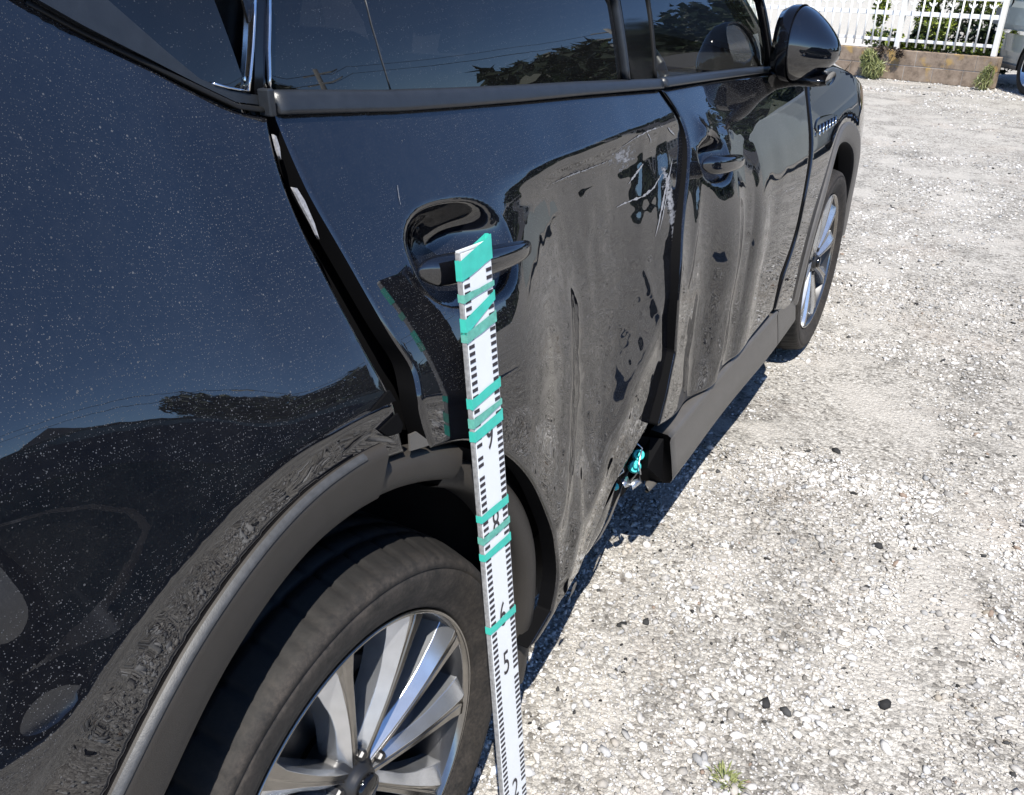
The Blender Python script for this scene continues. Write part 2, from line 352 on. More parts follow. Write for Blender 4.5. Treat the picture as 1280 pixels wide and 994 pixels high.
def cup(y,z,yc,zc,a,b,depth,tilt=-.10):
    zc=zc+(y-yc)*tilt
    r=(np.abs((y-yc)/a)**2.6+np.abs((z-zc)/b)**2.6)**(1/2.6)
    q=np.clip(1.08-r,0,None); return -depth*(1-np.exp(-(q/.42)**1.6))*(1+.5*np.clip(1-r,0,1))
HR=(.355,1.078); HF=(1.415,1.028)
def F_quarter(y,z): return F(y,z)
def F_rear(y,z): return F(y,z)+D_rear(np.asarray(y,float),np.asarray(z,float))+cup(y,z,HR[0],HR[1],.116,.068,.048)
def F_front(y,z): return F(y,z)+D_front(np.asarray(y,float),np.asarray(z,float))+cup(y,z,HF[0],HF[1],.085,.052,.036)
def densify(pts,h,closed=True):
    out=[]; n=len(pts)
    for i in range(n if closed else n-1):
        a=np.array(pts[i],float); b=np.array(pts[(i+1)%n],float); k=max(1,int(math.ceil(np.hypot(*(b-a))/h)))
        for j in range(k): out.append(a+(b-a)*j/k)
    if not closed: out.append(np.array(pts[-1],float))
    return np.array(out)
def smooth_poly(pts, sharp=40., it=3):
    # Chaikin, keeping corners sharper than `sharp` degrees
    P=[np.array(q,float) for q in pts]; keep=[]
    n=len(P)
    for i in range(n):
        a=P[i]-P[i-1]; b=P[(i+1)%n]-P[i]
        ang=math.degrees(abs(math.atan2(a[0]*b[1]-a[1]*b[0],a@b))); keep.append(ang>sharp)
    for _ in range(it):
        Q=[];K=[]; n=len(P)
        for i in range(n):
            a=P[i]; b=P[(i+1)%n]
            if keep[i]: Q.append(a);K.append(True)
            else: Q.append(a*.75+b*.25);K.append(False)
            if not keep[(i+1)%n]: Q.append(a*.25+b*.75);K.append(False)
        P,keep=Q,K
    return np.array(P)
def inside(P,B):
    x,y=P[:,0],P[:,1]; r=np.zeros(len(P),bool); n=len(B)
    for i in range(n):
        x1,y1=B[i]; x2,y2=B[(i+1)%n]
        c=((y1>y)!=(y2>y))
        if c.any(): r^=c&(x<(x2-x1)*(y-y1)/((y2-y1)+1e-15)+x1)
    return r
def panel(name,outline,S,mat,parent,h=.01,flange=.022,roll=.004,rollw=.007,smooth=True,sharp=40.,off=0.,thick=None,hb=None):
    """a sheet on the surface x=S(y,z)+off inside the outline, rolled at the rim and folded inwards by the flange"""
    B=smooth_poly(outline,sharp) if smooth else np.array(outline,float)
    hb=hb or min(h,.008); B=densify(B,hb); n=len(B)
    area=np.sum(B[:,0]*np.roll(B[:,1],-1)-np.roll(B[:,0],-1)*B[:,1])
    if area<0: B=B[::-1].copy()
    tn=np.roll(B,-1,0)-np.roll(B,1,0); tn/=np.linalg.norm(tn,axis=1)[:,None]+1e-12; nin=np.stack([-tn[:,1],tn[:,0]],1)
    pts=[B]
    ys=np.arange(B[:,0].min(),B[:,0].max(),h); zs=np.arange(B[:,1].min(),B[:,1].max(),h)
    g=np.stack(np.meshgrid(ys,zs),-1).reshape(-1,2)+1e-5*rng.random((len(ys)*len(zs),2))
    g=g[inside(g,B)]
    def bd(q):
        o=np.empty(len(q))
        for i in range(0,len(q),4000):
            o[i:i+4000]=np.sqrt(((q[i:i+4000,None,:]-B[None])**2).sum(2)).min(1)
        return o
    extra=[]
    if roll:
        for dd in (rollw*.3,rollw*.65,rollw):
            q=B+nin*dd; q=q[inside(q,B)]; q=q[bd(q)>dd*.8]; extra.append(q)
    if len(g): g=g[bd(g)>(rollw*1.25 if roll else h*.45)]
    A=np.concatenate([B]+extra+[g]) if (extra or len(g)) else B
    r=delaunay_2d_cdt([Vector(q) for q in A],[(i,(i+1)%n) for i in range(n)],[],1,1e-6)
    V=np.array([tuple(v) for v in r[0]]); Fc=[tuple(f) for f in r[2]]; orig=r[3]
    d=bd(V); x=S(V[:,0],V[:,1])+off
    if roll: x=x-roll*np.clip(1-d/rollw,0,1)**2
    X=[(x[i],V[i,0],V[i,1]) for i in range(len(V))]
    # boundary loop in order
    idx={}
    for i,o_ in enumerate(orig):
        for k in o_:
            if k<n: idx[k]=i
    loop=[]
    for k in range(n):
        if k in idx and (not loop or loop[-1]!=idx[k]): loop.append(idx[k])
    # faces point to +x
    a,b,c=[V[i] for i in Fc[0][:3]]
    if (b[0]-a[0])*(c[1]-a[1])-(b[1]-a[1])*(c[0]-a[0])<0: Fc=[f[::-1] for f in Fc]
    if flange:
        base=len(X); m_=len(loop)
        if True:                      # own rim vertices, so the fold stays a crisp edge
            for i in loop: X.append(X[i])
            loop=list(range(base,base+m_)); base=len(X)
        for i in loop: X.append((X[i][0]-flange*.5,X[i][1],X[i][2]))
        for i in loop: X.append((X[i][0]-flange,X[i][1],X[i][2]))
        for k in range(m_):
            k2=(k+1)%m_
            Fc.append((loop[k],base+k,base+k2,loop[k2])); Fc.append((base+k,base+m_+k,base+m_+k2,base+k2))
    nf=len(Fc)-(2*len(loop) if flange else 0)
    o=mesh(name,X,Fc,None,parent,mats=[mat,M['jamb']],fmi=[0]*nf+[1]*(len(Fc)-nf)) if flange>.015 else mesh(name,X,Fc,mat,parent)
    return o
def strip(name,line,S,w,t,mat,parent,off=0.,bulge=None,n=6):
    """a moulding of width w (vertical sense of the normal in (y,z)) and thickness t following an open (y,z) line"""
    B=densify(line,.02,False); tn=np.gradient(B,axis=0); tn/=np.linalg.norm(tn,axis=1)[:,None]+1e-12; nn=np.stack([-tn[:,1],tn[:,0]],1)
    ws=np.broadcast_to(w,(len(B),)) if np.isscalar(w) else np.interp(np.linspace(0,1,len(B)),np.linspace(0,1,len(w)),w)
    vs=[];fs=[]; m_=n+3
    for i in range(len(B)):
        for j in range(n+1):
            a=pi*j/n; s=-cos(a)*.5; q=B[i]+nn[i]*ws[i]*s
            vs.append((float(S(q[0],q[1]))+off+t*(.35+.65*sin(a)**.6),q[0],q[1]))
        for s in (.5,-.5):
            q=B[i]+nn[i]*ws[i]*s; vs.append((float(S(q[0],q[1]))+off-.012,q[0],q[1]))
    for i in range(len(B)-1):
        for j in range(m_): fs.append((i*m_+j,i*m_+(j+1)%m_,(i+1)*m_+(j+1)%m_,(i+1)*m_+j))
    fs.append(tuple(range(m_))); fs.append(tuple(range((len(B)-1)*m_,len(B)*m_))[::-1])
    o=mesh(name,vs,fs,mat,parent); me=o.data
    bm=bmesh.new(); bm.from_mesh(me); bmesh.ops.recalc_face_normals(bm,faces=bm.faces[:]); bm.to_mesh(me); bm.free()
    return o
def mirror_y(vs): return [(-1.90-v[0],v[1],v[2]) for v in vs]
def arc(yc,zc,r,a0,a1,n=40):
    """angle measured from up (+z) towards the front (+y), degrees"""
    return [(yc+r*sin(radians(a)),zc+r*cos(radians(a))) for a in np.linspace(a0,a1,n)]
# ---------------------------------------------------------------- the car
car=empty('damaged_car',(-.95,1.40,0)); tag(car,'glossy black SUV with crumpled dented right side doors on the gravel','car')
BODY=M['paint']
q_out=[(0.1022,1.2907),(0.0944,1.2637),(0.0876,1.2347),(0.0833,1.1964),(0.0841,1.1449),(0.0893,1.0825),(0.0970,1.0232),(0.1069,0.9830),(0.1119,0.9405),(0.1201,0.8837)]+arc(0,.37,.549,-4,-100,26)+[(-.62,.30),(-.95,.40),(-.98,.85),(-.93,1.2),(-.80,1.56),(-.50,1.60)]+[(-0.1427,1.4353),(-0.1344,1.4194),(-0.0951,1.3926),(-0.0332,1.3598),(0.0131,1.3297),(0.0545,1.3042)]
panel('rear_quarter_panel',q_out,F_quarter,BODY,car,h=.011)
panel('edge_glint',[(0.0968,1.2736),(0.0928,1.2570),(0.0921,1.2477),(0.0977,1.2597),(0.0993,1.2715)],F_quarter,M['scuff_glint'],car,h=.02,off=.003,flange=.004,roll=0,smooth=False)  # pale slivers painted in as white glints along the panel edge
panel('edge_glint',[(0.0920,1.2174),(0.0934,1.1996),(0.0962,1.1759),(0.0967,1.1588),(0.1003,1.1759),(0.1009,1.2007),(0.0974,1.2155)],F_quarter,M['scuff_glint'],car,h=.02,off=.003,flange=.004,roll=0,smooth=False)
rd_out=[(0.1150,1.2951),(0.1147,1.2649),(0.1152,1.2324),(0.1171,1.1983),(0.1269,1.1453),(0.1363,1.0809),(0.1470,1.0267),(0.1598,0.9938),(0.1622,0.9742),(0.1536,0.9398),(0.1647,0.8794)]+[(0.1708,0.8657),(0.2541,0.8448),(0.3478,0.7696),(0.4252,0.6691),(0.4960,0.5348),(0.5458,0.4061),(0.5228,0.3232),(0.4311,0.3020)]+[(0.4656,0.2913),(0.5339,0.3039),(0.5819,0.3183),(0.6925,0.2868),(0.7649,0.3602),(0.8539,0.4383),(0.9817,0.4722),(1.0697,0.5079),(1.1383,0.5344)]+[(1.1622,0.6253),(1.1601,0.7467),(1.1774,0.8921),(1.2317,0.9954),(1.3020,1.0615),(1.3006,1.1052),(1.2609,1.1534),(1.2187,1.2019)]+[(0.9041,1.2281),(0.6205,1.2482),(0.3726,1.2694),(0.2153,1.2864)]
panel('rear_door',rd_out,F_rear,M['paint_scraped'],car,h=.0045,flange=.03,sharp=38.)
fd_out=[(1.2442,1.1992),(1.2888,1.1498),(1.3006,1.1096),(1.2864,1.0657),(1.2263,0.9898),(1.1370,0.8885),(1.1083,0.7693),(1.1297,0.6434),(1.0661,0.5526),(1.0302,0.4962)]+[(1.2262,0.4396),(1.5178,0.4350),(1.7805,0.4505),(2.0048,0.4581),(2.0204,0.5693),(2.1343,0.6569),(2.1787,0.8015),(2.2577,0.9111),(2.2961,1.0020),(2.3672,1.0934)]+[(2.2254,1.1441),(2.0247,1.1623),(1.6127,1.1848)]
panel('front_door',fd_out,F_front,BODY,car,h=.0075,flange=.025,sharp=38.)
# front fender: below the shoulder it is the same side surface
ff_out=[(2.3958,1.0905),(2.3347,0.9969),(2.2980,0.9046),(2.2246,0.7922),(2.1837,0.6442),(2.0749,0.5450),(2.0398,0.4464)]+[(2.22,.385)]+arc(2.87,.37,.530,-88,88,40)+[(3.62,.40),(3.78,.55),(3.81,.75),(3.76,.85),(3.62,.93),(3.35,1.01),(3.06,1.08),(2.73,1.14),(2.55,1.15)]
panel('front_fender',ff_out,F,M['paint_clean'],car,h=.016,sharp=60)
# bonnet: loft from the fender's top edge over to the far side
def bonnet():
    vs=[];fs=[]; ny=26; nx=26
    yy=np.linspace(2.50,3.80,ny)
    for i,y in enumerate(yy):
        zt=float(np.interp(y,[2.5,2.73,3.06,3.35,3.62,3.76,3.81],[1.152,1.138,1.078,1.008,.928,.848,.76])); x0=float(F(y,zt))
        for j in range(nx+1):
            s=j/nx; xs=x0+(-1.90-2*x0)*s; e=min(s,1-s)
            z=zt+(.050*(1-math.exp(-e/.045))+.02*sin(pi*s)*1.)*(1. if y<3.4 else max(.25,1-(y-3.4)*1.6))
            vs.append((xs,y,z))
    for i in range(ny-1):
        for j in range(nx): a=i*(nx+1)+j; fs.append((a,a+nx+1,a+nx+2,a+1))
    return mesh('bonnet',vs,fs,M['paint_clean'],car)
bonnet()
# nose and bumper, closing the front
def shell_loft(name, rows, mat, parent=car):
    vs=[];fs=[]; m_=len(rows[0])
    for r_ in rows: vs+=r_
    for i in range(len(rows)-1):
        for j in range(m_-1): a=i*m_+j; fs.append((a,a+1,a+m_+1,a+m_))
    return mesh(name,vs,fs,mat,parent)
rows=[]
for z in (.25,.35,.5,.65,.78,.86):
    x0=float(F(3.78,max(z,.4)))-.01; rows.append([(x0+(-1.90-2*x0)*s, 3.77+.16*sin(pi*s)**.6*(1-.25*abs(z-.55)/.3),z) for s in np.linspace(0,1,20)])
shell_loft('front_bumper',rows,M['paint_clean'])
# tail closing panel
rows=[]
for z,yy in ((.30,-.93),(.5,-1.0),(.85,-1.02),(1.1,-.98),(1.25,-.95),(1.58,-.80)):
    x0=float(F(-.93,z)); rows.append([(x0+(-1.90-2*x0)*s, yy-.10*sin(pi*s)**.5,z) for s in np.linspace(0,1,16)][::-1])
shell_loft('tailgate',rows,M['paint'])
# roof
rows=[]
for y in np.linspace(-.82,1.45,12):
    x0=float(G(y,1.60)) ; crown=.085
    rows.append([(x0+(-1.90-2*x0)*s,y,1.60+crown*(1-(2*s-1)**4)+.03*(1-((y-.5)/1.3)**2)) for s in np.linspace(0,1,22)])
shell_loft('roof',rows,M['paint'])
# inner body shell that closes the gaps between panels
def F_in(y,z):
    y=np.asarray(y,float); z=np.asarray(z,float)
    return np.minimum(F(y,z)-.075,np.where((y>.1)&(y<1.3),F_rear(y,z)-.045,9.))
panel('inner_body',[(-.60,1.20),(-.55,.92)]+arc(0,.37,.53,-70,78,24)+[(.60,.44),(.9,.40),(1.2,.33),(2.2,.33)]+arc(2.87,.37,.52,-80,20,16)+[(3.0,1.0),(2.6,1.05),(2.4,1.10),(1.9,1.15),(1.2,1.19),(.6,1.23),(.15,1.26),(-.1,1.27)],F_in,M['jamb'],car,h=.05,roll=0,smooth=False,flange=0,hb=.03)
# underbody, wheel arch liners
box('floor_pan',(-.95,1.42,.30),(1.55,4.2,.10),M['liner'],car)
box('inner_sill',(-.17,1.35,.33),(.14,1.80,.16),M['liner'],car)
def liner(yc,name='wheel_arch_liner',r=.488,d0=-.055,d1=-.40):
    vs=[];fs=[]; A=np.linspace(-118,112,40)
    for a in A:
        for k,(x,rr) in enumerate(((d0,r+.03),(d0-.012,r),(d1,r),(d1-.02,.05))):
            vs.append((x,yc+rr*sin(radians(a)),.37+rr*cos(radians(a))))
    for i in range(len(A)-1):
        for j in range(3): a=i*4+j; fs.append((a,a+1,a+5,a+4))
    return mesh(name,vs,fs,M['liner'],car)
liner(0.); liner(2.87)
vsL=[]
# arch cladding: cross-section swept round the wheel arch
def cladding(yc,prof,a0,a1,mat,name='wheel_arch_cladding',n=70,S=F,inner=False):
    vs=[];fs=[]; A=np.linspace(a0,a1,n); m_=len(prof)
    for a in A:
        s,c=sin(radians(a)),cos(radians(a))
        for r,dx in prof:
            q=(yc+r*s,.37+r*c); xb=float(S(yc+.55*s,max(.37+.55*c,.30)))
            vs.append((xb+dx,q[0],q[1]))
    for i in range(n-1):
        for j in range(m_-1): k=i*m_+j; fs.append((k,k+1,k+m_+1,k+m_))
    nb=m_-1; ni=2
    return mesh(name,vs,fs,None,car,mats=[mat,M['liner']],fmi=[1 if (k%nb)>=nb-ni and inner else 0 for k in range(len(fs))])
P_main=[(.556,-.010),(.553,.004),(.549,.009),(.544,.011),(.538,.012),(.505,.006),(.484,.001),(.476,-.003),(.471,-.011),(.469,-.03),(.469,-.09)]
o=cladding(0.,P_main,-112,8,M['clad_shade'])
P_edge=[(.5555,.0045),(.5525,.0100),(.5495,.0118),(.5480,.0113)]
cladding(0.,P_edge,-112,4,M['clad_edge'],'worn_edge')
P_join=[(.524,-.030),(.522,-.012),(.517,-.002),(.500,.002),(.484,-.002),(.477,-.006),(.472,-.014),(.470,-.03),(.470,-.09)]
cladding(0.,P_join,7.6,27,M['clad_shade'],n=20)
P_bent=[(.500,-.045),(.497,-.030),(.490,-.026),(.470,-.024),(.458,-.030),(.452,-.045),(.450,-.10)]
cladding(0.,P_bent,27.3,112,M['clad_shade'],'loose_arch_cladding')
P_front=[(.556,-.004),(.552,.006),(.545,.010),(.535,.010),(.500,.006),(.480,.000),(.472,-.010),(.470,-.06)]
cladding(2.87,[(r-.010,d) for r,d in P_front],-90,92,M['clad'],inner=True)
# side sill cladding under the front door, cut off where it was torn
def sill(y0,y1,name):
    prof=[(-.055,.432),(-.010,.430),(-.001,.424),(-.003,.412),(.006,.36),(.013,.312),(.008,.298),(-.025,.288),(-.10,.285)]
    vs=[];fs=[]; Y=np.linspace(y0,y1,24); m_=len(prof)
    for i,y in enumerate(Y):
        for dx,z in prof:
            zz_=z-.0*(y-1.1); vs.append((dx-.004+.003*sin(y*7),y,zz_))
    for i in range(len(Y)-1):
        for j in range(m_-1): k=i*m_+j; fs.append((k,k+1,k+m_+1,k+m_))
    fs.append(tuple(range(m_)))
    return mesh(name,vs,fs,None,car,mats=[M['clad'],M['jamb']],fmi=[0]*(len(fs)-1)+[1])  # end face coloured black to stand for the shaded cavity behind it
sill(1.115,2.09,'sill_cladding'); sill(2.096,2.345,'sill_cladding')
# torn rear end of the sill: a bent flap, ragged end plate
mesh('torn_sill_end',[(-.02,1.113,.418),(-.05,1.10,.42),(-.045,1.11,.29),(-.012,1.112,.298),(-.035,1.06,.36),(-.09,1.09,.42),(-.10,1.10,.28)],[(0,1,4,3),(1,5,6,4),(4,6,2),(3,4,2)],M['jamb'],car,smooth=False)
def bent_sheet(name,pts,mat,t=.002,sub=2,parent=car):
    # pts: grid rows of 3D points
    bm=bmesh.new(); g=[[bm.verts.new(q) for q in r_] for r_ in pts]
    for i in range(len(g)-1):
        for j in range(len(g[0])-1): bm.faces.new((g[i][j],g[i][j+1],g[i+1][j+1],g[i+1][j]))
    o=bm_obj(name,bm,mat,parent,smooth=True)
    s=o.modifiers.new('solid','SOLIDIFY'); s.thickness=t; s.offset=0
    if sub: m_=o.modifiers.new('sub','SUBSURF'); m_.levels=sub; m_.render_levels=sub
    return o
# folded-under lower skin of the rear door with its pale hem
bent_sheet('folded_door_skin',[[(-.060,.74,.345),(-.055,.85,.355),(-.070,.96,.350),(-.105,1.06,.375),(-.13,1.10,.40)],[(-.045,.74,.300),(-.050,.85,.300),(-.072,.95,.300),(-.110,1.03,.330),(-.14,1.06,.36)],[(-.062,.745,.262),(-.068,.85,.262),(-.085,.93,.272),(-.118,.99,.300),(-.15,1.0,.33)]],M['paint_clean'])
tube('door_hem',[(-.050,.735,.292),(-.060,.79,.278),(-.064,.86,.268),(-.072,.93,.272),(-.082,1.00,.290),(-.088,1.045,.318),(-.080,1.075,.350)],.0028,M['clad'],car,6)
AXD=Vector((.42,-.72,.5)).normalized(); AXQ=AXD.to_track_quat('Z','Y').to_matrix().to_4x4()
for c,r_ in (((-.070,1.085,.372),.0165),((-.068,1.060,.352),.0175),((-.085,.985,.330),.010)):
    bm=bmesh.new(); R_=Matrix.Rotation(radians(90),3,'Y')@Matrix.Rotation(.5,3,'X')
    bmesh.ops.create_cone(bm,cap_ends=True,segments=14,radius1=r_,radius2=r_*.82,depth=.016,matrix=Matrix.Translation(c)@AXQ)
    bmesh.ops.create_cone(bm,cap_ends=True,segments=10,radius1=r_*.45,radius2=r_*.3,depth=.012,matrix=Matrix.Translation(Vector(c)+AXD*.012)@AXQ)
    bm_obj('teal_plug',bm,M['teal_plastic'],car,bevel=.0015)
for k in range(7):
    a=Vector((-.07+random.uniform(-.03,.02),1.02+random.uniform(-.05,.07),.42)); pts=[a+Vector((random.uniform(-.02,.02),random.uniform(-.03,.03),-.022*i)) for i in range(6)]
    tube('wire',pts,.0022,M['wire'] if k%3 else M['bare'],car,5)
for q in ([[(-.06,1.02,.335),(-.05,1.05,.330),(-.06,1.075,.322)],[(-.05,1.01,.318),(-.042,1.04,.322),(-.05,1.07,.305)]],[[(-.075,.99,.350),(-.07,1.02,.345)],[(-.06,.985,.335),(-.055,1.015,.326)]],[[(-.06,1.08,.44),(-.07,1.11,.46)],[(-.055,1.12,.48),(-.07,1.13,.47)]],[[(-.10,.70,.300),(-.09,.72,.31)],[(-.07,.70,.25),(-.06,.72,.262)]]):
    bent_sheet('torn_metal',q,M['bare'],.0015,0)
bent_sheet('sill_stub',[[(-.05,1.07,.30),(-.05,1.11,.302)],[(-.02,1.07,.285),(-.012,1.115,.290)],[(-.05,1.07,.272),(-.05,1.115,.28)]],M['clad'],.002,1)
bent_sheet('cladding_scrap',[[(.0,.585,.345),(.0,.615,.35)],[(-.01,.60,.30),(-.012,.63,.30)],[(-.03,.62,.262),(-.03,.645,.272)]],M['clad'],.002,1)
bent_sheet('arch_cladding_foot',[[(-.02,.36,.34),(-.02,.41,.33)],[(-.018,.355,.27),(-.02,.40,.285)],[(-.03,.35,.21),(-.03,.375,.235)]],M['clad'],.003,1)
# chipped shards of the torn arch flange at the quarter / door gap
def shard(pts,mat,name='torn_flange',d=.004):
    vs=[(float(F(a,b))+d,a,b) for a,b in pts]; n=len(pts); vs+=[(v[0]-.003,v[1],v[2]) for v in vs]
    fs=[tuple(range(n))[::-1],tuple(range(n,2*n))]+[(i,(i+1)%n,n+(i+1)%n,n+i) for i in range(n)]
    return mesh(name,vs,fs,mat,car,smooth=False)
shard([(0.0629,0.9685),(0.1046,0.9788),(0.1091,0.9637),(0.0880,0.9662)],M['jamb'])
shard([(0.0736,0.9387),(0.1077,0.9470),(0.1161,0.9273),(0.1100,0.9186),(0.0863,0.9239)],M['jamb'])
shard([(0.1256,0.9081),(0.1396,0.9063),(0.1562,0.8881),(0.1594,0.8771),(0.1390,0.8818),(0.1236,0.8856)],M['clad'],'exposed_bracket')
# ---------------------------------------------------------------- glazing and mouldings
def gpanel(name,out,mat,off=0.,h=.04,thick=.004,**k): return panel(name,out,G,mat,car,h=h,off=off,flange=thick,roll=0.,hb=.02,**k)
gpanel('rear_door_glass',[(0.1177,1.3147),(0.3280,1.2951),(0.6505,1.2672),(1.0624,1.2372)]+[(1.0609,1.2971),(1.0590,1.3838)]+[(.86,1.585),(.30,1.60),(.125,1.60)],M['privacy'],smooth=False)
gpanel('quarter_glass',[(0.0918,1.3175),(0.0656,1.3237),(0.0268,1.3398),(-0.0087,1.3713),(-0.0372,1.3986),(-0.0585,1.4170)]+[(-.20,1.50),(-.33,1.58),(.055,1.60)],M['privacy'],smooth=False)
gpanel('front_door_glass',[(1.2436,1.2247),(1.5915,1.2067),(2.0401,1.1841)]+[(2.0192,1.2728),(1.9943,1.3561)]+[(1.80,1.45),(1.55,1.575),(1.18,1.585)],M['clear'],smooth=False,off=-.004)
strip('glass_line',[(0.3281,1.4073),(0.3285,1.3769),(0.3335,1.3357),(0.3415,1.2947)],G,.0011,.0008,M['clad_edge'],car,off=.0005)  # thin grey strip laid across the rear door glass
# black pillar trims between the panes
gpanel('pillar_trim',[(1.1001,1.2336),(1.2089,1.2263)]+[(1.2136,1.3023),(1.2173,1.3791)]+[(1.09,1.59),(.96,1.59)]+[(1.0956,1.3827),(1.0927,1.3024)],M['gloss'],off=.006,smooth=False,thick=.012)
strip('window_frame_strip',[(1.0773,1.2358),(1.0727,1.3111),(1.0735,1.3833)]+[(.91,1.59)],G,.012,.010,M['trim'],car,off=.004)
strip('window_frame_strip',[(1.2260,1.2247),(1.2304,1.3012),(1.2383,1.3785)]+[(1.12,1.59)],G,.010,.006,M['rubber_seal'],car,off=.002)
gpanel('pillar_trim',[(0.0982,1.3151),(0.1107,1.3120),(0.1310,1.3615),(0.1503,1.4106)]+[(.105,1.60),(.070,1.60)]+[(0.1370,1.4110),(0.1144,1.3627)],M['gloss'],off=.004,smooth=False,thick=.02)
strip('bright_window_strip',[(0.1187,1.3181),(0.1322,1.3614),(0.1528,1.4106)]+[(.118,1.60)],G,.0035,.005,M['chrome'],car,off=.005)
strip('bright_window_strip',[(0.0891,1.3204),(0.1097,1.3630),(0.1323,1.4112)]+[(.062,1.60)],G,.0032,.004,M['chrome'],car,off=.004)
strip('bright_window_strip',[(0.0888,1.3196),(0.0609,1.3267),(0.0428,1.3326)],G,.003,.004,M['chrome'],car,off=.004)
# quarter window surround: broad satin trim
gpanel('quarter_window_surround',[(-0.1384,1.4209),(-0.0966,1.3970),(-0.0317,1.3641),(0.0200,1.3357),(0.0673,1.3110),(0.1067,1.3029),(0.1074,1.3133),(0.0903,1.3168),(0.0632,1.3231),(0.0265,1.3390),(-0.0089,1.3706),(-0.0388,1.3994),(-0.0598,1.4184)]+[(-.24,1.53),(-.30,1.54)],M['trim'],off=.006,h=.03,thick=.01,smooth=False)
strip('surround_seal',[(-0.1412,1.4185),(-0.0981,1.3937),(-0.0331,1.3606),(0.0187,1.3319),(0.0638,1.3072),(0.1064,1.2977)],F,.006,.003,M['rubber_seal'],car,off=.0)
# A pillar, window frame
def post(name,pts,w,t,mat,off=.0): return strip(name,pts,G,w,t,mat,car,off=off)
post('window_frame',[(2.0793,1.1742),(2.0574,1.2707),(2.0392,1.3548)]+[(1.84,1.47),(1.58,1.60)],.022,.014,M['gloss'])
vsA=[(-.14,2.05,1.17),(-.17,2.00,1.30),(-.24,1.84,1.47),(-.33,1.55,1.62)]
tube('a_pillar',[( -.185,2.33,1.115),(-.22,2.14,1.27),(-.28,1.94,1.43),(-.36,1.62,1.61)],.028,M['paint_clean'],car,10)
tube('a_pillar',[( -1.715,2.33,1.115),(-1.68,2.14,1.27),(-1.62,1.94,1.43),(-1.54,1.62,1.61)],.035,M['jamb'],car,10)
# belt mouldings
strip('belt_moulding',[(0.1161,1.3053),(0.2040,1.2961),(0.3249,1.2832),(0.4706,1.2710),(0.6485,1.2574),(0.8705,1.2419),(1.2292,1.2146)],F,[.026,.026,.024,.022,.020],.009,M['trim'],car,off=.002)
strip('belt_moulding',[(1.2469,1.2145),(1.4278,1.2054),(1.6498,1.1939),(1.9128,1.1801),(2.0873,1.1691)],F,[.019,.018,.016],.008,M['trim'],car,off=.002)
box('moulding_end_cap',tuple(np.array((-0.1910,0.1070,1.3071))+np.array([.006,-.004,0])),(.018,.010,.030),M['trim'],car,bevel=.002)
# windscreen and far-side panes, far side body
mesh('windscreen',[(-.20,2.36,1.115),(-1.70,2.36,1.115),(-1.55,1.60,1.615),(-.35,1.60,1.615),(-.95,2.46,1.13),(-.95,1.66,1.67)],[(0,4,5,3),(4,1,2,5)],M['clear'],car)
def F_left(y,z): return F(y,z)
o=panel('far_side_body',[(-.93,.40),(-.60,.32)]+arc(0,.37,.50,-92,92,16)+[(1.2,.30),(2.30,.33)]+arc(2.87,.37,.50,-92,92,16)+[(3.72,.42),(3.76,.80),(3.4,.96),(2.9,1.05),(2.4,1.11),(1.2,1.20),(.1,1.28),(-.93,1.30)],F,M['paint_clean'],car,h=.06,roll=0,flange=.0,smooth=False,hb=.05)
for v in o.data.vertices: v.co.x=-1.90-v.co.x
def far_post(y0,y1):
    a=float(G(y0,1.25)); b=float(G(y1,1.6)); return tube('far_pillar',[(-1.90-a,y0,1.18),(-1.90-b,y1,1.62)],.035,M['jamb'],car,8)
far_post(1.15,1.08); far_post(.08,.05); far_post(-.55,-.45)
gl=[(1.2,1.215),(2.0,1.17),(1.9,1.38),(1.55,1.58),(1.15,1.59)]
mesh('far_front_glass',[(-1.90-float(G(a,b)),a,b) for a,b in gl],[tuple(range(len(gl)))],M['clear'],car)
gl=[(.12,1.30),(1.1,1.225),(1.05,1.59),(.10,1.60)]
mesh('far_rear_glass',[(-1.90-float(G(a,b)),a,b) for a,b in gl],[tuple(range(len(gl)))],M['privacy'],car)
# cabin
def seat(x,y):
    r=bpy.data.objects.new('seat',None)
    bm=bmesh.new(); Rb=Matrix.Rotation(radians(-18),3,'X')
    add_box(bm,(x,y+.28,.62),(.50,.52,.16)); add_box(bm,(x,y-.05,.95),(.50,.14,.66),Rb)
    bmesh.ops.subdivide_edges(bm,edges=bm.edges[:],cuts=2,use_grid_fill=True)
    o=bm_obj('seat',bm,M['seat'],car,smooth=True); s=o.modifiers.new('s','SUBSURF'); s.levels=s.render_levels=1
    bm=bmesh.new(); add_box(bm,(x,y-.17,1.36),(.27,.11,.19),Rb); bmesh.ops.subdivide_edges(bm,edges=bm.edges[:],cuts=2,use_grid_fill=True)
    h=bm_obj('headrest',bm,M['seat'],o,smooth=True); h.matrix_parent_inverse=Matrix.Identity(4); s=h.modifiers.new('s','SUBSURF'); s.levels=s.render_levels=2
    for dx in (-.06,.06): 
        v,f=tube_geo([(x+dx,y-.13,1.18),(x+dx,y-.16,1.30)],.007,6); q=mesh('headrest_post',v,f,M['chrome'],h); q.matrix_parent_inverse=Matrix.Identity(4)
    return o
for x in (-.55,-1.35):
    seat(x,1.42); seat(x,.50)
box('dashboard',(-.95,2.12,1.02),(1.36,.40,.20),M['seat'],car,bevel=.04)
box('door_card',(-.155,1.6,.95),(.04,.86,.40),M['seat'],car,bevel=.01)
vs,fs=[],[]
ring=[(-.55+.185*cos(t),1.84+.185*sin(t)*sin(radians(25)),1.08+.185*sin(t)*cos(radians(25))) for t in np.linspace(0,2*pi,29)]
tube('steering_wheel',ring,.014,M['seat'],car,8)
box('headlining',(-.95,.35,1.63),(1.15,2.3,.01),M['lining'],car)
